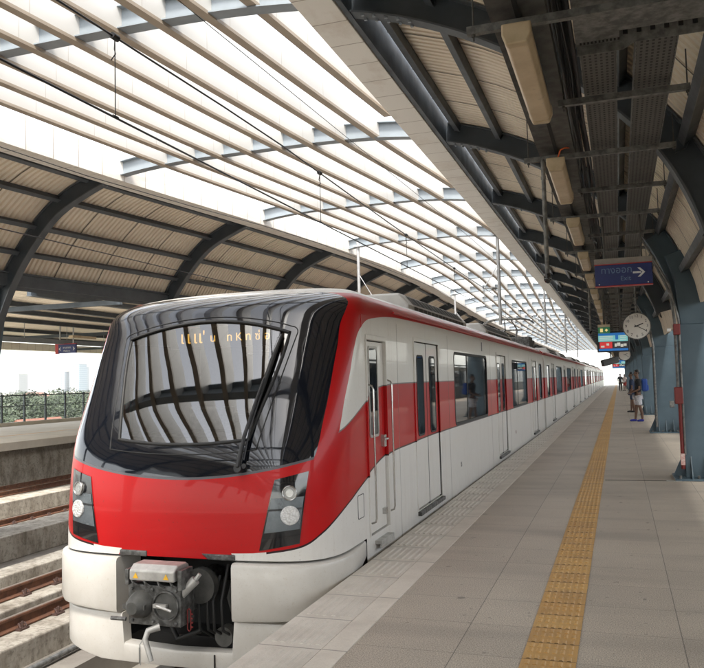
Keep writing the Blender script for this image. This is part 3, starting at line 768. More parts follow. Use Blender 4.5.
display(-.45,.26,19.0,2.185,2.655,'lit passenger display screen hanging beside the clock')
display(-.30,.34,41.0,1.99,2.40,'small lit display screen farther down the platform')
def misc_hung():
    s = thing('emergency_exit_light', (-.28, 18.6, 2.6), 'small green emergency exit light above the display screen', 'sign')
    m = MB(); m.box(-.405,-.15,18.55,18.63,2.60,2.74); m.build('panel', M['scr_green'], s, bevel=.004)
    m = MB(); m.box(-.41,-.145,18.55,18.63,2.743,2.80); m.build('lamp_box', M['cream'], s, bevel=.004)
    m = MB(); m.prism([(-.36,2.63),(-.30,2.63),(-.30,2.71),(-.36,2.71)],'y',18.546,18.549); m.prism([(-.26,2.67),(-.225,2.635),(-.19,2.67),(-.225,2.705)],'y',18.546,18.549); m.build('symbols', M['exit_gold'], s)
    m = MB(); m.tube([(-.28,18.59,2.80),(-.28,18.59,3.8)], .012, 8); m.build('hanger', M['darkgalv'], s)
    s = thing('hung_monitor', (-.25, 33, 2.2), 'dark driver monitor hanging at an angle below the display screen', 'monitor')
    m = MB(); m.bar((-.62,33,2.13),(-.02,33.2,2.28), .3, .26); m.build('case', M['black'], s, bevel=.01)
    m = MB(); m.tube([(-.3,33.1,2.2),(-.3,33.1,3.8)], .02, 8); m.build('hanger', M['darkgalv'], s)
    # lamps and cameras on the columns
    first = None
    k = 0
    for n, y in enumerate(RIBY):
        if n % 2 or y < 20: continue
        lab = f"cream box lamp fixed high on a column, {ordn(k)} counting from the camera"
        if first is None:
            first = thing('wall_lamp', (1.45, y-.25, 3.2), lab, 'lamp', 'cream lamps on the columns')
            m = MB(); m.box(1.37,1.53,y-.36,y-.235,3.12,3.40); m.build('housing', M['cream'], first, bevel=.015)
            m = MB(); m.box(1.42,1.48,y-.30,y-.235,3.402,3.52); m.build('bracket', M['white'], first)
        else: copy_tree(first, (1.45-.1*min(k,2), y-.25, 3.2-.1*min(k,2)), lab)
        k += 1
    c = thing('bullet_camera', (1.2, 22.6, 3.2), 'dark round camera on an arm beside the first cream lamp', 'camera')
    m = MB(); m.tube([(1.19,22.75,3.235),(1.19,22.55,3.235),(1.19,22.45,3.235)], [.07,.085,.085], 16); m.build('housing', M['iron'], c, smooth=40)
    m = MB(); m.disc((1.19,22.449,3.235), (0,-1,0), .055, 16, 0, .004); m.build('lens_glass', M['glossblack'], c)
    m = MB(); m.tube([(1.19,22.7,3.235),(1.19,23.2,3.235)], .02, 8); m.build('arm', M['galv'], c)
    p = thing('fire_pipe', (.9, 13.1, 0), 'red fire hose pipe and box on the near column edge', 'fire pipe')
    m = MB(); m.tube([(.875,13.12,.18),(.875,13.12,1.25)], .03, 10); m.build('red_riser', M['red_paint'], p, smooth=40)
    m = MB(); m.box(.80,.915,13.0,13.2,1.18,1.44); m.build('valve_box', M['red_paint'], p, bevel=.01)
    m = MB(); m.tube([(.86,13.15,1.44),(.86,13.15,2.45),(.82,13.15,2.9),(.55,13.15,3.55)], .022, 10); m.build('grey_riser', M['galv'], p, smooth=40)
    m = MB(); m.box(.83,.93,13.05,13.2,2.25,2.42); m.build('alarm_box', M['red_paint'], p, bevel=.01)
    m = MB(); m.tube([(.80,13.1,2.33),(.74,13.1,2.33)], .03, 10); m.build('siren', M['white'], p)
    m = MB(); m.box(.84,.90,13.0,13.1,.25,.42); m.build('striped_tag', worn('red_white_tag', (.7,.6,.55), (.5,.06,.05), .6, scale=25), p)
    m = MB(); m.tube([(.915,13.1,.4),(.915,13.1,2.5),(.80,13.1,3.05),(.42,13.1,3.82)], .016, 8)
    tag(m.build('conduit', M['galv'], smooth=40), 'thin pale conduit bending up the left edge of the near column', 'pipe')
    m = MB(); m.tube([(.93,23.1,.2),(.93,23.1,2.4),(.86,23.1,2.9),(.45,23.1,3.75)], .03, 8)
    tag(m.build('downpipe', M['galv'], smooth=40), 'pale downpipe on the left edge of the second column', 'pipe')
    m = MB(); m.box(1.28,1.40,23.17,23.22,.72,.9)
    tag(m.build('socket_box', M['galv'], bevel=.006), 'small grey socket box low on the second column', 'socket box')
misc_hung()
def reflection_wall():  # added unseen wall, gives the train side something dark to reflect
    w = thing('added_wall', (8.6, 0, 0), 'made-up blue-grey panelled wall behind the near platform, unseen, added for reflections', 'wall')
    for k in range(48):
        y = -60 + 4*k
        m = MB(); m.box(8.55,8.62,y+.06,y+3.94,.0,1.05); m.build('lower_panel', M['steel'], w)
        m = MB(); m.box(8.57,8.60,y+.06,y+3.94,1.06,2.7); m.build('glass_panel', M['tglass'], w)
        m = MB(); m.box(8.5,8.68,y-.06,y+.06,0,2.8); m.build('post', M['column'], w)
    m = MB(); m.box(8.52,8.66,-60,132,2.8,2.9); m.build('top_rail', M['column'], w)
reflection_wall()

# ------------------------------------------------------------------ overhead line
def overhead():
    def wire(name, lab, pts, r):
        m = MB(); m.tube(pts, r, 6); return tag(m.build(name, M['cable'], smooth=60), lab, 'wire')
    w = thing('overhead_line', (-3.72, 0, 3.8), 'black contact wire and messenger cable with droppers strung above the train', 'overhead wire')
    ys = [-20 + k*1.5 for k in range(108)]
    zm = lambda y: 4.36 + .28*((((y-8) % 31.2)/31.2-.5)**2)*4*.6
    m = MB(); m.tube([(-3.72,y,3.81) for y in ys], .009, 6); m.build('contact_wire', M['cable'], w, smooth=60)
    m = MB(); m.tube([(-3.72,y,zm(y)) for y in ys], .009, 6); m.build('messenger_cable', M['cable'], w, smooth=60)
    k = 0
    for y in (5.2,9.75,14.3,18.9,23.4,28,32.6,37.2,41.8):
        m = MB(); m.tube([(-3.72,y,3.81),(-3.72,y,zm(y))], .0045, 5); m.tube([(-3.72,y-.04,zm(y)),(-3.72,y+.04,zm(y))], .027, 8); m.tube([(-3.72,y-.03,3.815),(-3.72,y+.03,3.815)], .014, 8)
        m.tube([(-3.72,y,zm(y)-.02),(-3.74,y+.02,zm(y)-.09),(-3.70,y-.02,zm(y)-.15),(-3.75,y-.01,zm(y)-.19)], .005, 5); m.build('dropper', M['cable'], w, smooth=60)
    wire('feeder_wire', 'thin pale feeder wire along the edge of the left canopy', [(-9.05+bend(y),y,5.66+.05*math.sin(y*.4)) for y in range(-15,130,3)], .008)
    wire('contact_wire', 'contact wire over the empty track behind the train', [(-7.7,y,3.81) for y in ys[::6]], .008)
    wire('stay_wire', 'thin stay wire slung between two louvre beams', [(-4.6,-6,5.9),(-4.5,8.25,6.0),(-4.1,23.85,5.95),(-3.9,60,5.9)], .005)
    # hung support posts
    for i, (x, y) in enumerate(((-3.3,23.6),(-7.75,23.6),(-3.3,39.2),(-7.75,39.2),(-3.3,54.8),(-3.3,70.4))):
        p = thing('catenary_post', (x, y, 6), ['pale post hanging from the louvre beams above the middle of the train','pale post hanging at the left canopy edge above the cab',
            'second pale post hanging farther along the train','pale post hanging far back at the left canopy edge','third pale post hanging in the distance','fourth and farthest pale hanging post'][i], 'post', 'overhead line support posts')
        m = MB(); m.tube([(x,y,6.15),(x,y,3.25)], .05, 12); m.build('post_tube', M['post'], p, smooth=40)
        m = MB(); m.box(x-.12,x+.12,y-.12,y+.12,5.97,6.0); m.build('head_plate', M['post'], p)
        e = -1 if x > -5 else 1; xe = x + e*(.42 if x > -5 else .5)
        m = MB(); m.tube([(x,y,4.35),(xe,y-.25,zm(y))], .022, 8); m.tube([(x,y,3.55),(xe,y-.2,3.86)], .018, 8); m.tube([(x,y,5.1),(xe,y-.25,zm(y))], .012, 6); m.tube([(xe,y-.25,zm(y)),(xe,y-.2,3.82)], .012, 6); m.build('cantilever', M['post'], p, smooth=40)
        m = MB(); q = [(x+(xe-x)*t, y-.25*t, 4.35+(zm(y)-4.35)*t) for t in (.18,.25,.3,.35,.4,.45,.5)]; m.tube(q, [.03,.05,.032,.05,.032,.05,.03], 10); m.build('insulator', M['galv'], p, smooth=40)
overhead()

# ------------------------------------------------------------------ the train
XC = -3.72
YF0 = [(-.8,6.06),(.2,6.0),(.6,6.02),(1.02,6.08),(1.3,6.19),(1.6,6.34),(2.0,6.54),(2.2,6.645)]
ZTOP = 2.75
def front_y(z):
    if z <= 2.2: return smooth(z, YF0)
    return 6.645 + .52*(z-2.2) + 1.55*((z-2.2)/.55)**4
def half_w(z):
    if z <= 2.3: return 1.4
    return max(.0, 1.4*(1-min(1, (z-2.3)/(ZTOP-2.3))**2.6)**.5)
CD = [(-.8,1.0),(1.0,1.0),(2.15,.70),(2.4,.60),(2.81,.4)]
NE = [(-.8,5.2),(1.2,5.2),(2.3,4.2),(2.81,3)]
def S(x, z):
    w = max(half_w(z), .01); q = min(abs(x)/w, 1); n = lerp(z, NE)
    return front_y(z) + .035*q*q + lerp(z, CD)*(1-max(0, 1-q**n)**(1/n))
WSW = [(.17,.60),(1.0,.62),(1.177,.66),(2.125,.855),(2.3,.86)]
BOW = [(.17,0),(.95,0),(1.177,-.045),(1.5,0.0),(2.125,.142),(2.3,.10),(2.45,.045),(2.6,0.005),(2.81,0)]
def outline(z0, yend):
    w = half_w(z0); ws = min(smooth(z0, WSW), w*.62); b = smooth(z0, BOW)
    pts = []
    NC = 8
    for i in range(NC+1):
        x = ws*i/NC; z = z0 + b*(1-(x/ws)**2); pts.append((x, S(x, z), z))
    n = lerp(z0, NE); c = lerp(z0, CD); f0 = front_y(z0)
    p0 = math.asin(min(1, (ws/w)**(n/2)))
    for k in range(1, 19):
        ph = p0 + (PI/2-p0)*k/18; x = w*math.sin(ph)**(2/n) if k < 18 else w
        y = min(S(x, z0), yend) if k < 18 else min(f0+.035+c, yend); pts.append((x, y, z0))
    pts.append((w, yend, z0))
    return [(-x, y, z) for x, y, z in reversed(pts[1:])] + pts, NC, len(pts)-1
def wp(p): return (XC+p[0], p[1], p[2])

def rrect(y0, y1, z0, z1, r, n=5):
    out = []
    for cx, cz, a in ((y1-r,z1-r,0),(y0+r,z1-r,90),(y0+r,z0+r,180),(y1-r,z0+r,270)):
        for k in range(n+1):
            t = math.radians(a+90*k/n); out.append((cx+r*math.cos(t), cz+r*math.sin(t)))
    return out

def side_panel(m, sx, y0, y1, z0, z1, holes, depth=.045):
    X = XC + sx*1.4
    ys = sorted({y0, y1, *[h[0] for h in holes], *[h[1] for h in holes]}); zs = sorted({z0, z1, *[h[2] for h in holes], *[h[3] for h in holes]})
    for a, b in zip(ys, ys[1:]):
        for c, d in zip(zs, zs[1:]):
            my, mz = (a+b)/2, (c+d)/2
            if any(h[0] < my < h[1] and h[2] < mz < h[3] for h in holes): continue
            m.face([(X,a,c),(X,b,c),(X,b,d),(X,a,d)] if sx > 0 else [(X,a,c),(X,a,d),(X,b,d),(X,b,c)])
    for h in holes:
        Xi = X - sx*depth; a, b, c, d = h[:4]
        for q in (((X,a,c),(X,a,d),(Xi,a,d),(Xi,a,c)), ((X,b,c),(Xi,b,c),(Xi,b,d),(X,b,d)), ((X,a,c),(Xi,a,c),(Xi,b,c),(X,b,c)), ((X,a,d),(X,b,d),(Xi,b,d),(Xi,a,d))):
            m.face(q if sx > 0 else q[::-1])

def slab(m, sx, off, th, poly, mi=0):
    """rounded panel lying against the car side; off = proud of the side plane"""
    X = XC + sx*(1.4+off); m.prism(poly, 'x', X - sx*th, X, mi)

def frame(m, sx, off, th, outer, inner, mi=0):
    X = XC + sx*(1.4+off); n = len(outer)
    for i in range(n):
        j = (i+1) % n
        o0, o1, i0, i1 = outer[i], outer[j], inner[i], inner[j]
        m.face([(X,*o0),(X,*o1),(X,*i1),(X,*i0)], mi)
        m.face([(X,*i0),(X,*i1),(X-sx*th,*i1),(X-sx*th,*i0)], mi); m.face([(X,*o1),(X,*o0),(X-sx*th,*o0),(X-sx*th,*o1)], mi)

def side_door(root, sx, a, b, mat):
    X = XC + sx*1.4; mid = (a+b)/2
    m = MB(); z0, z1 = .10, 2.12
    for q in ((a-.035,a,z0,z1+.05),(b,b+.035,z0,z1+.05),(a,b,z1,z1+.05)): m.box(*sorted((X-.02*sx, X+.012*sx)), *q)
    m.build('door_frame', mat, root, bevel=.004)
    for c, d in ((a,mid),(mid,b)):
        o = MB(); Xi = X - sx*.012
        o.box(*sorted((Xi-sx*.03, Xi)), c+.006, d-.006, z0+.015, z1-.008)
        leaf = o.build('door_leaf', mat, root, bevel=.006)
        wc = (c+d)/2; ww = .15
        g = MB(); slab(g, sx, -.009, .02, rrect(wc-ww, wc+ww, .99, 1.94, .055)); g.build('window_glass', M['tglass'], leaf)
        g = MB(); frame(g, sx, -.006, .02, rrect(wc-ww-.022, wc+ww+.022, .968, 1.962, .07), rrect(wc-ww, wc+ww, .99, 1.94, .055)); g.build('window_seal', M['rubber'], leaf)
    m = MB(); Xo = X + sx*.045; m.box(*sorted((X-sx*.03, Xo)), a-.02, b+.02, .045, .092); m.build('door_sill', M['iron'], root, bevel=.004)
    m = MB()
    for c in (a-.002, b-.004, mid-.004): m.box(*sorted((X-sx*.035, X-sx*.010)), c-.002, c+.010, .1, 2.12)
    m.build('door_seal', M['rubber'], root)

def side_window(root, sx, a, b, z0=.985, z1=2.035, mull=True):
    g = MB(); slab(g, sx, -.014, .02, rrect(a, b, z0, z1, .075)); w = g.build('side_window', M['tglass'], root)
    g = MB(); frame(g, sx, .004, .03, rrect(a-.028, b+.028, z0-.028, z1+.028, .10), rrect(a+.012, b-.012, z0+.012, z1-.012, .075)); g.build('window_seal', M['rubber'], w)
    if mull:
        X = XC + sx*1.4
        g = MB(); c = a + (b-a)*.36; g.box(*sorted((X-sx*.02, X-sx*.008)), c-.02, c+.02, z0+.01, z1-.01); g.build('window_mullion', M['rubber'], w)

def roof_gear(root, y0, y1, zt):
    """air conditioning pods and grilles along the roof"""
    a = y0
    spec = [(3.4,6.4),(10.0,13.0)]
    for s, e in spec:
        m = MB(); prof = [(-1.02,2.52),(-1.02,2.70),(-.88,2.87),(.88,2.87),(1.02,2.70),(1.02,2.52)]
        m.prism([(XC+x, z) for x, z in prof], 'y', y0+s, y0+e+1.3); m.build('air_conditioner', M['tr_grey'], root, bevel=.03)
        for sx in (-1,1):
            g = MB()
            for k in range(14):
                yy = y0+s+.3+k*(e-s+.7)/14
                p0 = (XC+sx*1.02, 2.6)
                g.face([(p0[0]+sx*.003,yy,2.60),(p0[0]+sx*.003,yy+.24,2.60),(p0[0]+sx*.003,yy+.24,2.69),(p0[0]+sx*.003,yy,2.69)])
                g.face([(XC+sx*1.007,yy,2.724),(XC+sx*1.007,yy+.24,2.724),(XC+sx*.903,yy+.24,2.85),(XC+sx*.903,yy,2.85)])
            g.build('roof_grille', M['grille'], root)
    m = MB()
    for k in range(int((y1-y0-5)/.3)):
        yy = y0+4.4+k*.3; m.tube([(XC+.3,yy,2.72),(XC+.3,yy,2.93),(XC-.3,yy,2.93),(XC-.3,yy,2.72)], .009, 5)
    m.build('roof_cable_brackets', M['iron'], root)

def pantograph(root, y):
    m = MB(); z = 2.80
    for a, b in ((-.45,-.5),(.45,-.5),(-.45,.5),(.45,.5)):
        m.tube([(XC+a,y+b,z),(XC+a,y+b,z+.06),(XC+a,y+b,z+.12),(XC+a,y+b,z+.2)], [.05,.07,.05,.06], 10)
    m.bar((XC-.55,y-.5,z+.24),(XC+.55,y-.5,z+.24),.08,.06); m.bar((XC-.55,y+.5,z+.24),(XC+.55,y+.5,z+.24),.08,.06)
    m.bar((XC-.45,y-.55,z+.24),(XC-.45,y+.55,z+.24),.06,.06); m.bar((XC+.45,y-.55,z+.24),(XC+.45,y+.55,z+.24),.06,.06)
    m.tube([(XC-.2,y-.3,z+.3),(XC-.2,y+.3,z+.34)], .12, 10)
    for sx in (-1,1):
        m.tube([(XC+sx*.3,y-.45,z+.28),(XC+sx*.22,y+.75,z+.62)], .035, 8)
        m.tube([(XC+sx*.22,y+.75,z+.62),(XC+sx*.12,y-.1,3.72)], .022, 8)
    m.tube([(XC-.4,y+.75,z+.62),(XC+.4,y+.75,z+.62)], .03, 8)
    m.build('pantograph_frame', M['iron'], root, smooth=40)
    m = MB()
    for dy in (-.2,.08): m.tube([(XC-.9,y+dy,3.60),(XC-.78,y+dy,3.70),(XC-.5,y+dy,3.775),(XC+.5,y+dy,3.775),(XC+.78,y+dy,3.70),(XC+.9,y+dy,3.60)], .026, 8)
    for x in (-.5,.5): m.bar((XC+x,y-.22,3.74),(XC+x,y+.1,3.74),.03,.03)
    m.build('collector_head', M['iron'], root, smooth=40)
    for k in range(3):
        m = MB(); yy = y+1.6+k*.55; m.tube([(XC+.55,yy,2.68),(XC+.55,yy,2.8),(XC+.55,yy,2.9),(XC+.55,yy,3.05),(XC+.55,yy,3.1)], [.05,.10,.06,.10,.04], 10); m.build('roof_insulator', M['iron'], root, smooth=40)
    m = MB(); m.box(XC+.2,XC+.95,y-2.0,y-1.2,2.6,3.02); m.build('roof_equipment_box', M['iron'], root, bevel=.02)

DOORS = [(9.10,10.40),(15.75,17.05),(22.40,23.70)]
WINS = [(11.5,14.5),(18.15,21.15)]
def bogies(root, ya, yb):
    for yc in (ya+3.2, yb-3.2):
        m = MB()
        for sx in (-1,1):
            m.bar((XC+sx*.85,yc-1.5,-.72),(XC+sx*.85,yc+1.5,-.72),.16,.22)
            for w in (-1.05,1.05): m.tube([(XC+sx*.50,yc+w,-.68),(XC+sx*.62,yc+w,-.68)], .42, 28)
        for w in (-1.05,1.05): m.tube([(XC-.6,yc+w,-.68),(XC+.6,yc+w,-.68)], .07, 10)
        m.build('bogie', M['iron'], root, smooth=40)
    m = MB(); m.box(XC-1.25,XC+1.25,ya+1.5,yb-.3,-.62,-.32); m.box(XC-1.36,XC+1.36,ya+.6,yb-.03,-.318,-.16); m.build('underframe', M['void'], root)

def cab_car():
    root = thing('train_car', (XC, 6.0, -1.1), 'red and white train car with black glass cab front and open coupler, leading the train', 'train car', 'cars of the red and white train')
    zr = [.17,.28,.4,.55,.7,.85,.95,1.06,1.177,1.3,1.45,1.6,1.75,1.9,2.02,2.125,2.22,2.30]
    zt = [2.30,2.34,2.38,2.42,2.46,2.5,2.53,2.56,2.59,2.62,2.645,2.67,2.69,2.705,2.718,2.73,2.738,2.744,2.748]
    YE = 25.9
    m = MB(); ws = MB()
    rows = []; 
    for z in zr:
        o, nc, half = outline(z, 7.1); rows.append(o)
    mid = half
    ib, it = zr.index(1.177), zr.index(2.125)
    def quad(M_, A, B, j): M_.face([wp(A[j]), wp(A[j+1]), wp(B[j+1]), wp(B[j])])
    for i in range(len(rows)-1):
        for j in range(len(rows[0])-1):
            inside = ib <= i < it and mid-nc <= j < mid+nc
            quad(ws if inside else m, rows[i], rows[i+1], j)
    rows2 = []
    for z in zt:
        o, _, _ = outline(z, YE); rows2.append(o)
    for i in range(len(rows2)-1):
        for j in range(len(rows2[0])-1): quad(m, rows2[i], rows2[i+1], j)
    m.face([wp(p) for p in rows2[-1]])
    holes = [(a, b, .10, 2.12) for a, b in DOORS] + [(a, b, .985, 2.035) for a, b in WINS] + [(7.22,7.86,.16,2.06),(24.5,25.3,.985,2.035)]
    for sx in (1,-1): side_panel(m, sx, 7.1, YE, -.14, 2.30, holes)
    m.face([(XC-1.4,YE,-.14),(XC+1.4,YE,-.14),(XC+1.4,YE,2.3),(XC-1.4,YE,2.3)]); m.face([wp(p) for p in ((-1.4,YE,2.3),(1.4,YE,2.3),(1.31,YE,2.5),(1,YE,2.64),(0,YE,2.748),(-1,YE,2.64),(-1.31,YE,2.5))])
    m.build('body_shell', M['cabcar'], root, smooth=50, merge=True)
    g = ws.build('windscreen', M['wind'], root, smooth=50, merge=True)
    # seal round the glass
    A = rows[ib][mid-nc:mid+nc+1]; B = rows[it][mid-nc:mid+nc+1]; Lc = [r[mid-nc] for r in rows[ib:it+1]]; Rc = [r[mid+nc] for r in rows[ib:it+1]]
    k = MB(); loop = [wp(p) for p in A] + [wp(p) for p in Rc[1:]] + [wp(p) for p in reversed(B[:-1])] + [wp(p) for p in reversed(Lc[1:-1])]
    k.tube(loop + [loop[0]], .016, 8, caps=False); k.tube([(a, b-.012, c) for a, b, c in (wp(p) for p in B)], .014, 6); k.build('windscreen_seal', M['rubber'], g, smooth=60)
    # thin groove of the detachable front panel round it
    k = MB(); pts = []
    def on(x, z, d=.0): return (XC+x, S(x, z)-d, z)
    for t in range(21): x = -.74+1.48*t/20; pts.append(on(x, 1.06+.0*abs(x) - .012*(1-(x/.74)**2)+.03*(x/.74)**2))
    for t in range(1, 13): f = t/12; pts.append(on(.74+.19*f, 1.09+1.03*f))
    for t in range(1, 5): a = PI/2*t/4; pts.append(on(.93-.06*(1-math.cos(a)), 2.12+.06*math.sin(a)))
    for t in range(1, 21): x = .86-1.72*t/20; pts.append(on(x, 2.185+.125*(1-(x/.87)**2)))
    for t in range(1, 5): a = PI/2*(4-t)/4; pts.append(on(-.93+.06*(1-math.cos(a)), 2.12+.06*math.sin(a)))
    for t in range(1, 13): f = 1-t/12; pts.append(on(-.74-.19*f, 1.09+1.03*f))
    k.tube(pts, .0055, 6, caps=False); k.build('front_panel_groove', M['rubber'], root, smooth=60)
    # cab interior seen through the glass
    k = MB(); k.box(XC-1.0,XC+1.0,6.55,8.4,.88,.92); k.box(XC-1.2,XC+1.2,8.4,8.45,.92,2.3); k.box(XC-1.14,XC-1.1,7.0,8.4,.92,2.1); k.box(XC+1.1,XC+1.14,7.0,8.4,.92,2.1); k.box(XC-.9,XC+.9,7.15,8.4,2.33,2.35)
    k.build('cab_lining', M['cabdark'], root)
    k = MB(); k.prism([(6.30,.95),(6.75,.95),(6.75,1.10),(6.60,1.22),(6.42,1.18),(6.30,1.10)], 'x', XC-.95, XC+.95); k.box(XC-.2,XC+.25,6.6,6.7,1.22,1.45); k.build('driver_desk', M['iron'], root, bevel=.02)
    k = MB(); k.box(XC-.25,XC+.25,7.5,7.95,1.25,1.36); k.box(XC-.25,XC+.25,7.9,8.02,1.36,2.0); k.box(XC-.13,XC+.13,7.92,8.0,2.02,2.22); k.build('driver_seat', M['black'], root, bevel=.03)
    k = MB(); k.box(XC-.48,XC+.66,6.74,6.86,2.02,2.22); d = k.build('destination_display', M['black'], root)
    for q in range(4): text_mesh('display_lettering', "เ" if q < 3 else "เ'", .17, M['amber'], (XC-.34+.072*q,6.732,2.12), (PI/2,0,0), d)
    for q, ch in ((.02,'น'),(.20,'ท'),(.30,'K'),(.40,'ท'),(.50,'ซ่'),(.60,'อ')): text_mesh('display_lettering', ch, .11, M['amber'], (XC+q-.02,6.732,2.11), (PI/2,0,0), d)
    # wiper
    def onp(x, z, d): 
        e = .01; y = S(x,z); n = Vector((-(S(x+e,z)-y)/e, 1, -(S(x,z+e)-y)/e)).normalized()
        return Vector((XC+x, y, z)) - n*d
    k = MB(); k.tube([onp(.612,.93,.02),onp(.612,.945,.06),onp(.64,1.18,.06),onp(.69,1.52,.055),onp(.715,1.68,.05)], [.03,.024,.018,.014,.012], 8); k.tube([onp(.655,1.0,.045),onp(.675,1.25,.05),onp(.715,1.55,.045)], .008, 6); k.tube([onp(.612,.93,.0),onp(.612,.93,.07)], .035, 12)
    k.tube([onp(.66,.95,.0),onp(.66,.95,.05)], .022, 10)
    wa = k.build('wiper_arm', M['black'], root, smooth=50)
    k = MB(); P0 = [onp(.665,1.30,.03),onp(.70,1.55,.03),onp(.75,1.85,.03),onp(.795,2.09,.03)]; k.tube(P0, [.012,.022,.022,.010], 8); k.build('wiper_blade', M['rubber'], wa)
    # headlights
    for sx in (1,-1):
        h = thing.__globals__['MB']()
        def patch(q, d, name, mat, par, nu=10, nv=10):
            h = MB(); rows = []
            for i in range(nv+1):
                v = i/nv; r = []
                for j in range(nu+1):
                    u = j/nu
                    x = (1-v)*((1-u)*q[0][0]+u*q[1][0]) + v*((1-u)*q[3][0]+u*q[2][0]); z = (1-v)*((1-u)*q[0][1]+u*q[1][1]) + v*((1-u)*q[3][1]+u*q[2][1])
                    p = onp(x, z, d); r.append((XC+sx*(p.x-XC), p.y, p.z))
                rows.append(r)
            h.grid(rows, 0, sx < 0); return h.build(name, mat, par, smooth=60, recalc=False)
        # (bottom inner, bottom outer, top outer, top inner)
        hl = patch([(.80,.255),(1.135,.315),(1.195,.905),(.925,.84)], .006, 'headlight', M['glossblack'], root)
        refl = worn('headlamp_reflector', (.17,.19,.205), (.10,.115,.125), .25, .3, scale=10) if sx > 0 else bpy.data.materials['headlamp_reflector']
        patch([(.845,.40),(1.135,.435),(1.165,.70),(.905,.685)], .010, 'reflector_panel', refl, hl)
        patch([(.875,.58),(1.150,.595),(1.153,.612),(.878,.597)], .013, 'divider_strip', M['black'], hl, 6, 2)
        for (x, z, r, mt) in ((1.055,.730,.058,M['alu']),(1.06,.548,.080,M['led'])):
            c = onp(x, z, .016); e = onp(x, z, .03); n = (e-c).normalized(); c.x = XC+sx*(c.x-XC); n.x *= sx
            k = MB(); k.tube([c-n*.01, c+n*.004, c+n*.010, c+n*.012], [r, r, r*.9, r*.35], 28); lp = k.build('lamp', mt, hl, smooth=30)
            if mt is M['alu']:
                a = n.orthogonal().normalized(); b = n.cross(a); pts = [c+n*.012+(a*math.cos(2*PI*q/28)+b*math.sin(2*PI*q/28))*r for q in range(29)]
                k = MB(); k.tube(pts, .007, 6, caps=False); k.disc(c+n*.0135, n, r*.55, 20); k.build('lamp_ring', M['chrome'], hl, smooth=60)
        patch([(.822,.345),(1.147,.385),(1.19,.855),(.915,.80)], .034, 'lamp_cover', M['lens'], hl)
    # bumpers (corner fairings)
    def horse(x0, yend, off, zfun, th, name, mat, sgn, zr_=.035):
        pts = []
        for k in range(8): x = x0+(.9-x0)*k/8; pts.append((x, S(x,.2)))
        if x0 == 0: pts = sorted(pts + [(.535, S(.535,.2)), (.555, S(.555,.2))])
        for k in range(25):
            n = 5.2; w = 1.4; p0 = math.asin((.9/w)**(n/2)); ph = p0+(PI/2-p0)*k/24; x = w*math.sin(ph)**(2/n); pts.append((x, S(min(x,1.3999),.2) if k < 24 else 7.05))
        pts = [p for p in pts if p[1] < yend-.02]; pts.append((1.4, yend))
        ns = []
        for i in range(len(pts)):
            a = pts[max(i-1,0)]; b = pts[min(i+1,len(pts)-1)]; d = Vector((b[0]-a[0], b[1]-a[1])).normalized(); ns.append((d[1], -d[0]))
        sec = []
        for (x, y), (nx, ny) in zip(pts, ns):
            zb, zt_ = zfun(y, x); o = off*(1 if y < 6.6 else max(.12, (yend-y)/(yend-6.6))); r = zr_
            prof = [(-th, zb), (o-r, zb), (o-.3*r, zb+.3*r), (o, zb+r), (o, zt_-r), (o-.3*r, zt_-.3*r), (o-r, zt_), (-th, zt_)]
            sec.append([(XC+sgn*(x+nx*q), y+ny*q, z) for q, z in prof] )
        mm = MB(); mm.grid([s + [s[0]] for s in sec]); mm.face(sec[0]); mm.face(sec[-1][::-1])
        return mm.build(name, mat, root, smooth=35)
    zf = lambda y, x: (-.335 + .03*max(0,(x-.6)/.8) + (lerp(y, [(6.15,0),(6.35,.10),(6.7,.20),(7.1,.30)])), .150 if y < 6.2 else lerp(y, [(6.2,.15),(6.5,.152),(7.08,.166)]))
    for sgn in (1,-1): horse(.565, 7.06, .055, zf, .30, 'bumper', M['fairing'], sgn)
    # lower apron with the coupler opening
    for sgn in (1,-1):
        horse(.0, 6.75, -.01, lambda y, x: (-.77+.10*max(0,(x-.8)/.6), (-.60 - .02*(1-(x/.56)) if x < .54 else -.345)), .12, 'front_apron', M['fairing'], sgn, .02)
    for x in (-.37,.37): k = MB(); k.tube([(XC+x,S(x,.2)+.003,-.765),(XC+x,S(x,.2)+.003,-.63)], .006, 6); k.build('apron_joint', M['rubber'], root)
    k = MB(); k.box(XC-1.05,XC+1.05,6.75,6.8,-.75,.2); k.box(XC-1.0,XC+1.0,6.2,6.8,.172,.19); k.box(XC-1.25,XC+1.25,6.4,7.3,-.8,-.62)
    for x in (-.62,.60): k.box(XC+x,XC+x+.02,6.2,6.75,-.60,.17)
    k.build('coupler_recess', M['void'], root)
    for a, b in ((-.56,-.28),(.26,.58)): k = MB(); k.prism([(XC+a,.165),(XC+b,.165),(XC+b-.06 if a > 0 else XC+b,.215),(XC+a,.215)] if a < 0 else [(XC+a,.215),(XC+a+.07,.165),(XC+b,.165),(XC+b,.215)], 'y', 5.99, 6.12); k.build('coupler_trim', M['iron'], root, bevel=.01)
    # coupler
    cx = -3.735; 
    k = MB(); k.box(cx-.25,cx+.25,5.70,5.92,-.325,.005); k.box(cx-.19,cx+.2,5.92,6.25,-.27,-.05); k.tube([(cx,6.2,-.16),(cx,6.74,-.16)], .11, 14)
    for a in (-.21,-.01,.21):
        for b in (-.29,-.03): k.tube([(cx+a,5.70,b),(cx+a,5.68,b)], .017, 6)
    cp = k.build('coupler_head', M['iron'], root, bevel=.012)
    k = MB(); c0 = Vector((cx-.125,5.70,-.155)); k.tube([c0,c0+Vector((0,-.02,0)),c0+Vector((0,-.10,0)),c0+Vector((0,-.14,0))], [.115,.112,.085,.05], 24)
    k.box(cx-.24,cx-.03,5.60,5.66,-.175,-.135); k.build('coupling_cone', M['darkgalv'], cp, smooth=35)
    k = MB(); c1 = Vector((cx+.115,5.70,-.155)); n = 28
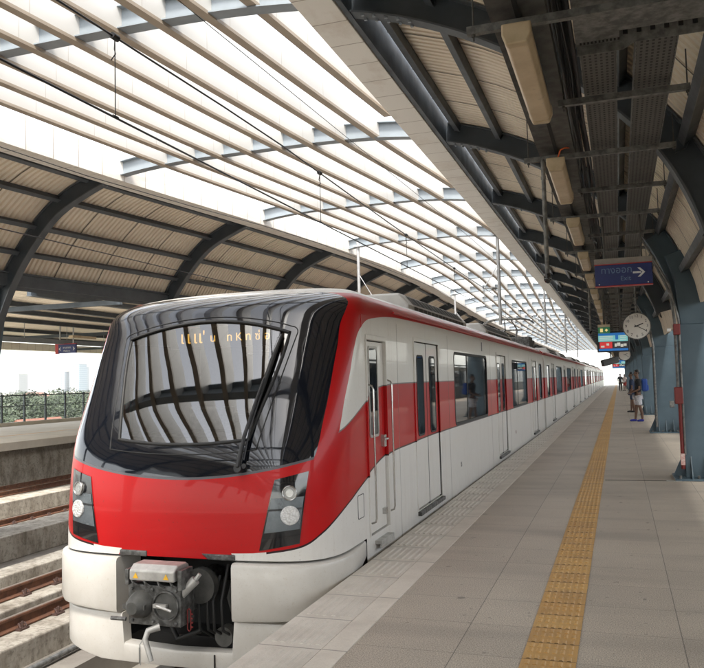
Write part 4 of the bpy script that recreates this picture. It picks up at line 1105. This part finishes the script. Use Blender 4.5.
    k.grid([[(c1.x+r*math.cos(2*PI*i/n), yy, c1.z+r*math.sin(2*PI*i/n)) for i in range(n+1)] for r, yy in ((.125,5.702),(.125,5.680),(.112,5.680),(.105,5.699))]); k.build('coupling_funnel', M['iron'], cp, smooth=30)
    k = MB(); k.disc((c1.x,5.698,c1.z),(0,-1,0),.106,24); k.build('funnel_mouth', M['darkgalv'], cp)
    k = MB(); k.box(c1.x-.10,c1.x+.02,5.655,5.69,c1.z-.012,c1.z+.018); k.tube([(c1.x-.06,5.65,c1.z+.01),(c1.x+.07,5.66,c1.z-.03)], .012, 6); k.build('hook_plate', M['alu'], cp)
    k = MB(); k.prism([(5.66,.045),(5.90,.045),(5.90,.15),(5.86,.172),(5.72,.172),(5.66,.13)], 'x', cx-.215, cx+.215); eb = k.build('electric_box', M['alu'], root, bevel=.012)
    k = MB()
    for x in (-.15,.14): k = MB(); k.prism([(cx+x-.026,.066),(cx+x+.026,.066),(cx+x,.112)], 'y', 5.656, 5.6585); k.build('warning_triangle', M['warn'], eb)
    for a in ((cx-.27,cx-.235,5.68,5.8,.0,.13),(cx+.235,cx+.275,5.68,5.86,-.02,.14)): k = MB(); k.box(*a); k.build('box_bracket', M['iron'], root, bevel=.004)
    for x in (-.2,-.08,.05,.17): k = MB(); k.tube([(cx+x,5.68,.045),(cx+x+.02,5.67,.02),(cx+x+.05,5.69,-.005)], .012, 6); k.build('box_cable', M['iron'], root)
    k = MB(); k.tube([(-3.52,5.76,-.075),(-3.40,5.80,.045)], .042, 14); k.tube([(-3.40,5.80,.045),(-3.365,5.81,.09)], .018, 8); k.tube([(-3.55,5.75,-.10),(-3.52,5.76,-.075)], .05, 14); k.build('air_cylinder', M['alu'], root, smooth=35)
    k = MB(); k.tube([(-3.50,6.1,-.07),(-3.50,6.02,-.07)], .15, 24); k.build('buffer_disc', M['darkgalv'], root, smooth=30)
    k = MB(); k.tube([(-3.30,6.18,-.50),(-3.30,6.08,-.50)], .085, 20); k.tube([(-3.25,6.3,.1),(-3.3,6.2,-.2),(-3.22,6.25,-.55)], .025, 8); k.build('end_valve', M['darkgalv'], root, smooth=30)
    k = MB()
    for x, zt_ in ((-3.50,.02),(-3.42,-.02),(-3.36,0),(-3.28,.1)): k.tube([(x,6.15,zt_),(x-.02,6.05,-.2),(x+.02,6.0,-.42),(x+.05,6.2,-.55)], .014, 8)
    k.tube([(-3.9,6.1,-.3),(-3.7,6.0,-.52),(-3.5,6.05,-.45)], .022, 8); k.build('air_hoses', M['rubber'], root, smooth=60)
    k = MB()
    for x in (-3.475,-3.445): k.tube([(x,5.79,-.205),(x,5.79,-.36)], .0055, 6)
    k.tube([(-3.475,5.79,-.205),(-3.46,5.79,-.19),(-3.445,5.79,-.205)], .0055, 6); k.tube([(-3.475,5.79,-.36),(-3.46,5.79,-.375),(-3.445,5.79,-.36)], .0055, 6)
    for q in range(4): k.box(-3.44,-3.425,5.785,5.795,-.24-q*.035,-.228-q*.035)
    k.build('red_release_pull', M['red_paint'], root)
    k = MB(); k.tube([(-3.66,5.66,-.315),(-3.73,5.60,-.335),(-3.75,5.585,-.40),(-3.675,5.56,-.56)], [.03,.026,.024,.02], 10); k.build('release_handle', M['alu'], root, smooth=40)
    k = MB(); k.tube([(-3.745,5.59,-.36),(-3.79,5.57,-.44),(-3.78,5.56,-.60)], .005, 6); k.build('release_cable', M['alu'], root)
    k = MB(); k.tube([(-4.10,5.62,-.262),(-3.97,5.64,-.268)], .017, 8); k.build('side_pin', M['iron'], root, smooth=40)
    # sides
    for sx in (1,-1):
        for a, b in DOORS: side_door(root, sx, a, b, M['cabcar'])
        for a, b in WINS: side_window(root, sx, a, b)
        side_window(root, sx, 24.5, 25.3, mull=False)
        X = XC + sx*1.4
        o = MB(); o.box(*sorted((X-sx*.03-sx*.02, X-sx*.02)), 7.23, 7.85, .17, 2.05); cd = o.build('cab_door', M['cabcar'], root, bevel=.006)
        g = MB(); slab(g, sx, -.016, .02, rrect(7.36,7.62,1.12,1.98,.03)); g.build('window_glass', M['tglass'], cd)
        g = MB(); frame(g, sx, -.012, .02, rrect(7.335,7.645,1.095,2.005,.045), rrect(7.36,7.62,1.12,1.98,.03)); g.build('window_seal', M['alu'], cd)
        g = MB(); g.box(*sorted((X-sx*.02, X+sx*.015)), 7.72,7.80,.98,1.10); g.tube([(X+sx*.01,7.76,1.06),(X+sx*.04,7.76,1.06),(X+sx*.04,7.62,1.06)], .012, 8); g.box(*sorted((X-sx*.02, X+sx*.012)), 7.70,7.78,.30,.36); g.build('door_handle', M['chrome'], cd)
        g = MB()
        for a, b, c, d in ((7.20,7.88,2.062,2.11),(7.865,7.885,.16,2.06),(7.195,7.215,.16,2.06)): g.box(*sorted((X-sx*.01, X+sx*.014)), a, b, c, d)
        g.build('door_frame', M['cabcar'], root, bevel=.004)
        for yy, z0, z1 in ((7.27,.28,1.62),(7.92,.30,1.66)):
            g = MB(); g.tube([(X,yy,z0),(X+sx*.04,yy,z0+.015),(X+sx*.05,yy,z0+.05),(X+sx*.05,yy,z1-.05),(X+sx*.04,yy,z1-.015),(X,yy,z1)], .0095, 10); g.build('handrail', M['chrome'], root, smooth=60)
        g = MB(); g.box(*sorted((X-sx*.02, X+sx*.07)), 7.36,7.80,.065,.10); g.box(*sorted((X+sx*.05, X+sx*.071)), 7.36,7.80,.03,.064); g.build('cab_step', M['alu'], root, bevel=.004)
        g = MB(); frame(g, sx, .0025, .004, rrect(6.86,7.04,.385,.605,.02), rrect(6.866,7.034,.391,.599,.017))
        g.build('hatch_outline', M['rubber'], root)
        g = MB(); g.box(*sorted((X, X+sx*.003)), 18.42,18.50,.36,.43); g.build('red_marker', M['red_paint'], root)
        g = MB(); g.box(*sorted((X, X+sx*.004)), 14.0,14.08,2.14,2.30); g.build('side_marker_lamp', M['scr_dark'], root)
        # panel joints
        for yy in (8.35,11.05,14.95,17.6,21.7,24.1): g = MB(); g.box(*sorted((X, X+sx*.0015)), yy-.003,yy+.003,-.1,2.28); g.build('panel_joint', flat('panel_gap', (.28,.26,.25), .6) if 'panel_gap' not in bpy.data.materials else bpy.data.materials['panel_gap'], root)
        g = MB(); g.tube([(X+sx*.012,yy,2.395) for yy in (8.2,16,25.85)], .012, 6); g.build('rain_gutter', M['cabcar'], root)
    text_mesh('car_mark', '15', .10, M['iron'], (XC+1.403,11.8,.36), (PI/2,0,PI/2), root, depth=.001)
    roof_gear(root, 7.0, 25.5, 2.8)
    bogies(root, 6.0, 25.9)
    g = MB(); g.box(XC-1.15,XC+1.15,25.9,26.4,-.1,2.3); g.build('gangway', M['rubber'], root)
    return root
cab_car()

def trailer_cars():
    first = None; L = 20.0
    for k in range(5):
        y0 = 26.4 + 20.4*k
        lab = f"red and white passenger car, {['coupled directly behind the cab car and carrying the pantograph','third of the train','fourth of the train','fifth of the train','last of the train, farthest away'][k]}"
        if first is None or k == 1:
            c = thing('train_car', (XC, y0, -1.1), lab, 'train car', 'cars of the red and white train')
            m = MB(); dy = y0 - 6.4
            doors = [(a+dy,b+dy) for a, b in DOORS]; wins = [(a+dy,b+dy) for a, b in WINS] + [(7.3+dy,8.3+dy),(24.5+dy,25.5+dy)]
            for sx in (1,-1): side_panel(m, sx, y0, y0+L, -.14, 2.30, [(a,b,.10,2.12) for a, b in doors] + [(a,b,.985,2.035) for a, b in wins])
            zt = [2.30,2.36,2.42,2.48,2.54,2.6,2.65,2.69,2.72,2.738,2.748]
            prof = [(-half_w(z), z) for z in zt] + [(half_w(z), z) for z in reversed(zt)]
            m.grid([[(XC+x, yy, z) for x, z in prof] for yy in (y0, y0+L)])
            for yy in (y0, y0+L): m.face([(XC+x, yy, z) for x, z in prof]); m.face([(XC-1.4,yy,-.14),(XC+1.4,yy,-.14),(XC+1.4,yy,2.3),(XC-1.4,yy,2.3)])
            m.build('body_shell', M['car'], c, smooth=34, merge=True)
            for sx in (1,-1):
                for a, b in doors: side_door(c, sx, a, b, M['car'])
                for a, b in wins: side_window(c, sx, a, b, mull=False)
            m = MB(); m.tube([(XC+1.412,y0+.05,2.395),(XC+1.412,y0+L-.05,2.395)], .012, 6); m.build('rain_gutter', M['car'], c)
            bogies(c, y0, y0+L)
            m = MB(); m.box(XC-1.15,XC+1.15,y0+L,y0+L+.4,-.1,2.3); m.build('gangway', M['rubber'], c)
            if k == 0: roof_gear(c, y0+3.5, y0+L, 2.8); pantograph(c, y0+2.2)
            else: roof_gear(c, y0, y0+L, 2.8)
            first = c
        else: copy_tree(first, (XC, y0, -1.1), lab)
trailer_cars()

# ------------------------------------------------------------------ people
def skin(name, chains, mat, parent, sub=1):
    """chains: list of [(pos, radius) ...]; joints that coincide are shared, so the figure is one surface"""
    vs = []; es = []; rs = []; idx = {}
    def vid(p, r):
        k = tuple(round(c, 4) for c in p)
        if k not in idx: idx[k] = len(vs); vs.append(p); rs.append(r)
        return idx[k]
    for ch in chains:
        ids = [vid(p, r) for p, r in ch]
        for a, b in zip(ids, ids[1:]): es.append((a, b))
    me = bpy.data.meshes.new(name); me.from_pydata(vs, es, [])
    o = bpy.data.objects.new(name, me); COL.objects.link(o)
    md = o.modifiers.new('skin', 'SKIN'); md.use_smooth_shade = True
    for i, r in enumerate(rs):
        d = me.skin_vertices[0].data[i]; d.radius = r if isinstance(r, tuple) else (r, r); d.use_root = (i == 0)
    sb = o.modifiers.new('sub', 'SUBSURF'); sb.levels = sub; sb.render_levels = sub
    bpy.context.view_layer.update()
    nm = bpy.data.meshes.new_from_object(o.evaluated_get(bpy.context.evaluated_depsgraph_get()))
    bpy.data.objects.remove(o); bpy.data.meshes.remove(me)
    nm.name = name; nm.materials.clear(); nm.materials.append(mat)
    for p in nm.polygons: p.use_smooth = True
    ob = bpy.data.objects.new(name, nm); COL.objects.link(ob)
    if parent: ob.parent = parent
    return ob
def person(loc, rz, h, lab, top, bottom, shoes, shorts=True, armbend=1.2, sleeve=.5, lean=0, stance=.0, look=0.0, phone=True):
    """faces local -Y before turning by rz"""
    r = thing('person', loc, lab, 'person', 'people waiting on the platform'); s = h/1.75
    V = lambda x, y, z: (x*s, y*s, z*s)
    r.rotation_euler = (0,0,rz)
    pel = V(0,0,.93); ch = []
    torso = [(pel, (.155*s,.11*s)), (V(0,.0,1.08), (.14*s,.10*s)), (V(0,.01,1.25), (.165*s,.115*s)), (V(0,.015,1.40), (.155*s,.10*s)), (V(0,.0,1.49), .058*s), (V(0,-.015,1.545), .056*s), (V(0,-.03,1.60), (.072*s,.085*s)), (V(0,-.025,1.67), (.078*s,.098*s)), (V(0,-.015,1.735), (.055*s,.07*s))]
    ch.append(torso)
    sh = V(0,.015,1.40); hands = []
    for sx in (-1,1):
        st = stance*sx
        leg = [(pel, (.155*s,.11*s)), (V(sx*.09,0,.86), .092*s), (V(sx*.10,st*.4-.01,.50), .060*s), (V(sx*.10,st*.8+.01,.30), .056*s), (V(sx*.10,st,.085), .038*s), (V(sx*.10,st-.03,.04), .036*s), (V(sx*.115,st-.16,.028), .032*s)]
        ch.append(leg)
        e = V(sx*.235,.03,1.10)
        w = V(sx*.17,-.23*math.sin(armbend),1.10-.25*math.cos(armbend)) if armbend else V(sx*.24,-.01,.86)
        d = (Vector(w)-Vector(e)).normalized(); hp = tuple(Vector(w)+d*.075*s)
        ch.append([(sh, (.155*s,.10*s)), (V(sx*.175,.015,1.41), .060*s), (V(sx*.215,.02,1.27), .046*s), (e, .038*s), (w, .026*s), (hp, (.036*s,.02*s))])
        a = Vector((1,0,0)); b = d.cross(a)
        for q, ln in enumerate((.07,.08,.076,.06)):
            k0 = Vector(hp)+a*((q-1.5)*.02*s); k1 = k0+d*ln*.5*s; k2 = k1+(d*.4+b*.5)*ln*.5*s
            ch.append([(hp, (.036*s,.02*s)), (tuple(k0+d*.02*s), .009*s), (tuple(k1), .0085*s), (tuple(k2), .007*s)])
        ch.append([(w, .026*s), (tuple(Vector(w)+d*.03*s-a*sx*.03*s), .012*s), (tuple(Vector(w)+d*.075*s-a*sx*.05*s), .009*s)])
        hands.append(hp)
    ch.append([(V(0,-.03,1.60), (.072*s,.085*s)), (V(0,-.115,1.625), .014*s), (V(0,-.125,1.612), .010*s)])
    for sx in (-1,1): ch.append([(V(0,-.025,1.67), (.078*s,.098*s)), (V(sx*.082,-.01,1.645), .016*s), (V(sx*.088,-.005,1.665), .012*s)])
    b = skin('body', ch, M['skin'], r)
    hc = [[(V(0,.03,1.60), .05*s), (V(0,.035,1.68), (.082*s,.075*s)), (V(0,.012,1.715), (.086*s,.088*s)), (V(0,-.035,1.728), (.078*s,.066*s)), (V(0,-.075,1.722), (.062*s,.040*s))]]
    skin('hair', hc, M['hair'], r)
    m = MB()
    for sx in (-1,1):
        c = V(sx*.03,-.112,1.645); m.tube([(c[0],c[1]-.004,c[2]),(c[0],c[1]+.004,c[2])], .009*s, 8)
    m.tube([V(-.022,-.108,1.575),V(.022,-.108,1.575)], .006*s, 6)
    f = m.build('face_features', M['hair'], None, recalc=False); f.parent = r
    g = .016*s
    grow = lambda q, k: (q[0]+k, q[1]+k) if isinstance(q, tuple) else q+k
    sc = [[(V(0,0,.84), (.168*s,.122*s))] + [(p, grow(q, g)) for p, q in torso[0:4]] + [(V(0,.008,1.455), .085*s)]]
    for sx in (-1,1):
        e = Vector(V(sx*.235,.03,1.10)); u = Vector(V(sx*.215,.02,1.27)); sc.append([(sh, (.17*s,.115*s)), (V(sx*.175,.015,1.41), .076*s), (tuple(u), .064*s), (tuple(u+(e-u)*sleeve), .062*s)])
    skin('shirt', sc, top, r)
    pc = []
    zk = .52 if shorts else .10
    for sx in (-1,1):
        st = stance*sx
        if shorts: pc.append([(V(0,0,.95), (.17*s,.125*s)), (V(sx*.088,0,.85), .112*s), (V(sx*.10,st*.3,.60), .092*s), (V(sx*.10,st*.38,.55), .092*s)])
        else: pc.append([(V(0,0,.95), (.17*s,.125*s)), (V(sx*.088,0,.85), .108*s), (V(sx*.10,st*.4-.01,.50), .078*s), (V(sx*.10,st*.8+.01,.30), .07*s), (V(sx*.10,st,.10), .062*s)])
    skin('shorts' if shorts else 'trousers', pc, bottom, r)
    for sx in (-1,1):
        st = stance*sx
        skin('shoe', [[(V(sx*.10,st+.05,.045), .045*s), (V(sx*.105,st-.05,.04), .046*s), (V(sx*.118,st-.19,.028), .034*s)]], shoes, r)
    if phone:
        c = (Vector(hands[0])+Vector(hands[1]))/2
        m = MB(); m.box(c.x-.04*s,c.x+.04*s,c.y-.012,c.y-.002,c.z-.02,c.z+.12*s); f = m.build('held_phone', M['black'], None)
        f.location = Vector(loc); f.rotation_euler = (0,0,rz); tag(f, 'small dark phone held by the man with the blue backpack', 'phone')
    return r
person((.60,29.4,0), -PI/2+.12, 1.80, 'man in black shirt and white shorts with blue backpack, standing near a column', M['shirt_black'], M['shorts_white'], M['shoeblue'], True, 1.15, .5, stance=.10)
def backpack():
    bp = thing('backpack', (.78,29.38,1.05), 'bright blue backpack worn by the man in the black shirt', 'backpack')
    m = MB(); m.box(.735,.93,29.24,29.52,1.05,1.50); m.build('bag', M['bagblue'], bp, bevel=.06, seg=3)
    m = MB(); m.box(.915,.965,29.27,29.49,1.08,1.28); m.build('front_pocket', M['bagblue'], bp, bevel=.02)
    for dy in (-.10,.10):
        m = MB(); m.tube([(.76,29.38+dy,1.46),(.66,29.38+dy,1.50),(.52,29.38+dy,1.42),(.50,29.38+dy,1.28),(.60,29.38+dy,1.15),(.76,29.38+dy,1.10)], .014, 6); m.build('strap', M['navy'], bp)
backpack()
person((.50,36.5,0), -PI/2-.1, 1.74, 'person in navy clothes half hidden behind the man with the backpack', M['navy'], M['navy'], M['black'], True, .0, .6, stance=.06, phone=False)
person((.10,84,0), PI*.1, 1.76, 'distant person in black top and dark trousers, left of a distant pair', M['shirt_black'], M['shirt_black'], M['black'], False, 1.0, .4, stance=.05, phone=False)
person((.52,85,0), -PI*.2, 1.70, 'distant person in pale top and red bag strap, right of a distant pair', M['shirt_white'], M['pinkish'], M['black'], True, .0, .4, phone=False)

# ------------------------------------------------------------------ far platform furniture and the city
def far_side():
    f = thing('platform_fence', (-31.2, 30, -.25), 'dark metal fence with glass infill along the back of the far platform', 'fence')
    m = MB(); m.box(-31.3,-31.1,Y0,Y1,-.249,-.05); m.build('kerb_wall', M['coping'], f)
    for k in range(60):
        y = 20+1.68*k
        m = MB(); m.box(-31.24,-31.16,y-.05,y+.05,-.05,1.48); m.build('post', M['fence'], f)
    m = MB(); m.box(-31.23,-31.17,Y0,Y1,1.36,1.42); m.build('top_rail', M['fence'], f)
    m = MB(); m.box(-31.225,-31.175,Y0,Y1,.80,.84); m.build('mid_rail', M['fence'], f)
    s = thing('direction_sign', (-22.6, 28, 3.4), 'small blue two-arrow sign with a red end panel, hung over the far platform', 'sign')
    m = MB(); m.box(-23.05,-22.15,28,28.1,3.22,3.60); m.build('sign_face', M['sign_blue'], s, bevel=.004)
    m = MB(); m.box(-23.22,-23.06,28,28.1,3.2,3.66); m.box(-23.05,-22.15,28,28.1,3.603,3.64); m.build('red_panel', M['sign_red'], s)
    m = MB()
    for sg, x in ((-1,-22.97),(1,-22.23)):
        m.prism([(x+sg*.05,3.41),(x-sg*.05,3.50),(x-sg*.02,3.41),(x-sg*.05,3.32)], 'y', 27.99, 27.998)
    m.build('arrow', M['white'], s)
    text_mesh('lettering', 'ชานชาลา', .12, M['white'], (-22.6,27.995,3.46), (PI/2,0,0), s); text_mesh('lettering', 'Platform', .10, M['white'], (-22.6,27.995,3.32), (PI/2,0,0), s)
    for x in (-23.0,-22.3):
        m = MB(); m.tube([(x,28.05,3.64),(x,28.05,4.42)], .03, 8); m.build('hanger', M['post'], s)
    c = thing('hung_camera', (-21.2,23.6,3.3), 'small dark camera on a drop pipe under the far roof', 'camera')
    m = MB(); m.tube([(-21.9,22.7,4.42),(-21.9,22.7,3.25)], .03, 8); m.build('pipe', M['galv'], c); m = MB(); m.box(-22.1,-21.75,22.6,22.8,3.12,3.27); m.build('housing', M['steel'], c, bevel=.02)
    # pale road viaduct beyond the trees
    v = thing('road_viaduct', (-250, 250, -13), 'pale elevated road crossing far beyond the fence', 'viaduct')
    m = MB(); m.bar((-420,150,-1.6),(-60,560,-1.6),12,1.6); m.bar((-424,155,-.4),(-64,565,-.4),.4,1.0); m.bar((-416,145,-.4),(-56,555,-.4),.4,1.0); m.build('deck', M['coping'], v)
    m = MB()
    for k in range(13):
        t = k/12; x, y = -420+360*t, 150+410*t; m.box(x-1.2,x+1.2,y-1.2,y+1.2,-13,-2.4)
    m.build('piers', M['coping'], v)
    # trees: two shapes, copied
    kinds = []
    for q in range(2):
        rr = random.Random(40+q)
        t = thing('tree', (0,0,-13), 'green leafy tree in the dense belt beyond the far fence', 'tree', 'trees beyond the far platform')
        m = MB(); m.tube([(0,0,-13),(.1,.1,-10.5),(0,.2,-8)], [.3,.24,.16], 8)
        for a in range(5): 
            g = a*1.26; m.tube([(0,.1,-9.5),(math.cos(g)*1.4,math.sin(g)*1.4,-7.6),(math.cos(g)*2.6,math.sin(g)*2.6,-6.2)], [.13,.09,.04], 6)
        m.build('trunk', M['bark'], t)
        m = MB(); blobs = [(rr.uniform(-2.6,2.6), rr.uniform(-2.6,2.6), rr.uniform(-8.6,-4.6), rr.uniform(1.0,1.9)) for _ in range(16)]
        for bx, by, bz, br in blobs:
            for _ in range(300):
                d = Vector((rr.gauss(0,1), rr.gauss(0,1), rr.gauss(0,1))).normalized()*br*rr.uniform(.55,1.05); p = Vector((bx,by,bz))+d
                a = Vector((rr.gauss(0,1),rr.gauss(0,1),rr.gauss(0,1))).normalized()*.15; b = a.orthogonal().normalized()*.10
                m.face([p-a, p+b, p+a, p-b])
        m.build('crown', M['leaf'], t, recalc=False); kinds.append(t)
    rr = random.Random(5); n = 0
    for row in range(13):
        for k in range(9):
            y = 84+row*(12+row*1.1)+rr.uniform(-4,4); x = (-1.04+.042*k+rr.uniform(-.015,.015))*y
            if n >= 2 and y < 112 and abs(x/y+.82) < .12: continue
            o = kinds[n % 2]
            if n >= 2: o = copy_tree(o)
            o.location = (x, y, -13); o.rotation_euler = (0,0,rr.uniform(0,6.28)); s = rr.uniform(1.15,1.5); o.scale = (s*1.15,s*1.15,s*rr.uniform(.92,1.08)); n += 1
    # houses among the trees
    for i, (x, y, w, hh, lab) in enumerate(((-80,93,4.5,10.6,'pale house with red tiled roof among the trees, left one'),(-74,97,4,10.3,'pale house with red tiled roof nearer the train'),(-262,302,15,13.8,'long pale house with orange roof behind the tree belt'))):
        h = thing('house', (x,y,-13), lab, 'house', 'houses among the trees')
        m = MB(); m.box(x-w/2,x+w/2,y-4,y+4,-13,-13+hh-2.4); m.build('wall', M['coping'], h)
        m = MB(); m.prism([(x-w/2-.6,-13+hh-2.4),(x+w/2+.6,-13+hh-2.4),(x,-13+hh)], 'y', y-4.6, y+4.6); m.build('roof', M['roofred'], h)
        for k in (-1,1):
            m = MB(); m.box(x+k*w*.25-.6,x+k*w*.25+.6,y-4.03,y-3.99,-13+hh-4.6,-13+hh-3.2); m.build('window', M['tglass'], h)
    def block(x0, x1, y, zt, d, lab, c0, c1, floors, bays):
        t = NT('tower_facade'); p = t.obj(); X, Yy, Z = t.xyz(p); H = zt+13
        fz = t.math('FRACT', t.math('DIVIDE', Z, H/floors)); fx = t.math('FRACT', t.math('DIVIDE', t.math('ADD', X, t.math('MULTIPLY', Yy, 1.0)), (x1-x0)/bays))
        w = t.math('MULTIPLY', t.math('MULTIPLY', t.math('GREATER_THAN', fz, .35), t.math('LESS_THAN', fz, .8)), t.math('MULTIPLY', t.math('GREATER_THAN', fx, .2), t.math('LESS_THAN', fx, .75)))
        t.done(t.mix(w, c0, c1), .7)
        b = thing('tower_block', ((x0+x1)/2, y, -13), lab, 'building', 'city towers on the skyline')
        m = MB(); m.box(x0,x1,y,y+d,-13,zt); m.build('facade', t.mat, b)
        m = MB(); m.box(x0+(x1-x0)*.3,x0+(x1-x0)*.6,y+d*.3,y+d*.6,zt,zt+3.5); m.box(x0-.3,x1+.3,y-.3,y+d+.3,zt-.6,zt+.5); m.build('roof_parapet', M['coping'], b)
        for k in range(3):
            m = MB(); xx = x0+(x1-x0)*(.2+.3*k); m.box(xx-.8,xx+.8,y-.8,y-.01,-13,zt-2); m.build('balcony_stack', M['coping'], b)
    block(-845,-809,900,26,18,'low wide pale apartment block on the hazy skyline at far left',(.20,.20,.20),(.11,.115,.125),14,12)
    block(-745,-730,900,27,14,'narrow grey-blue tower on the hazy skyline',(.19,.22,.26),(.09,.11,.14),15,5)
    block(-727,-706,905,33,16,'wide pale tower on the hazy skyline beside the train',(.19,.21,.235),(.10,.12,.145),17,7)
    block(-703,-690,880,36,16,'tall blue-grey tower half hidden by the train cab',(.17,.21,.25),(.08,.11,.14),18,5)
    block(-790,-776,1100,14,14,'small low pale block between the skyline towers',(.32,.31,.30),(.2,.2,.2),9,5)
far_side()

# ------------------------------------------------------------------ light, air, camera
def haze():
    m = MB(); m.box(-2600,2600,-1300,3600,-14,48); t = NT('hazy_air'); t.N.remove(t.b); v = t.n('ShaderNodeVolumePrincipled')
    v.inputs['Color'].default_value = (.93,.95,.97,1); v.inputs['Density'].default_value = .00022; v.inputs['Anisotropy'].default_value = .2
    t.L.new(v.outputs[0], t.out.inputs['Volume']); o = m.build('haze', t.mat); o['kind'] = 'stuff'
haze()
def light_and_camera():
    sc = SC
    w = bpy.data.worlds.new('World'); sc.world = w; w.use_nodes = True
    nt = w.node_tree; bg = nt.nodes['Background']; sky = nt.nodes.new('ShaderNodeTexSky'); sky.sky_type = 'NISHITA'; sky.sun_disc = False
    el, az = math.radians(58), math.radians(SUN_AZ)
    sky.sun_elevation = el; sky.sun_rotation = az; sky.air_density = 1.0; sky.dust_density = 1.6; sky.ozone_density = .8
    hs = nt.nodes.new('ShaderNodeHueSaturation'); hs.inputs['Saturation'].default_value = .35
    nt.links.new(sky.outputs[0], hs.inputs['Color']); wm = nt.nodes.new('ShaderNodeMix'); wm.data_type = 'RGBA'; wm.blend_type = 'MULTIPLY'; wm.inputs[0].default_value = 1; wm.inputs[7].default_value = (1,.975,.925,1)
    nt.links.new(hs.outputs[0], wm.inputs[6]); nt.links.new(wm.outputs[2], bg.inputs[0]); bg.inputs[1].default_value = .15
    l = bpy.data.lights.new('sun', 'SUN'); l.energy = 1.5; l.angle = math.radians(12); l.color = (1,.95,.87)
    o = bpy.data.objects.new('sun', l); COL.objects.link(o)
    d = Vector((math.sin(az)*math.cos(el), math.cos(az)*math.cos(el), math.sin(el)))   # towards the sun
    o.rotation_euler = d.to_track_quat('Z', 'Y').to_euler(); o.location = d*60
    cam = bpy.data.cameras.new('camera'); co = bpy.data.objects.new('camera', cam); COL.objects.link(co)
    f = 780.0; roll = math.radians(1.5)
    a = Vector((619-352, 375-334, f)); c, s = math.cos(roll), math.sin(roll)
    t = -(a.x**2 + a.y**2 + f*f)/(a.x*c - a.y*s)
    Yc = a.normalized(); Xc = -Vector((a.x+t*c, a.y-t*s, f)).normalized(); Zc = Xc.cross(Yc)
    if Zc.y > 0: Zc = -Zc
    Wm = Matrix((Xc, Yc, Zc))      # world = Wm @ camera(x right, y down, z forward)
    rt = Wm @ Vector((1,0,0)); up = Wm @ Vector((0,-1,0)); bk = Wm @ Vector((0,0,-1))
    co.matrix_world = Matrix((( rt.x, up.x, bk.x, 0),(rt.y, up.y, bk.y, 0),(rt.z, up.z, bk.z, 1.65),(0,0,0,1)))
    cam.sensor_fit = 'HORIZONTAL'; cam.sensor_width = 36; cam.lens = f/704*36; cam.clip_start = .05; cam.clip_end = 8000
    sc.camera = co
    sc.view_settings.view_transform = 'Standard'; sc.view_settings.look = 'None'; sc.view_settings.gamma = 1; sc.view_settings.use_curve_mapping = False
    sc.view_settings.exposure = EXPO
    sc.render.engine = 'CYCLES'; cy = sc.cycles; cy.use_denoising = True
    cy.max_bounces = 8; cy.diffuse_bounces = 5; cy.glossy_bounces = 4; cy.transmission_bounces = 4; cy.transparent_max_bounces = 8; cy.volume_bounces = 1; cy.sample_clamp_indirect = 8
SUN_AZ = 165; EXPO = 2.3
light_and_camera()
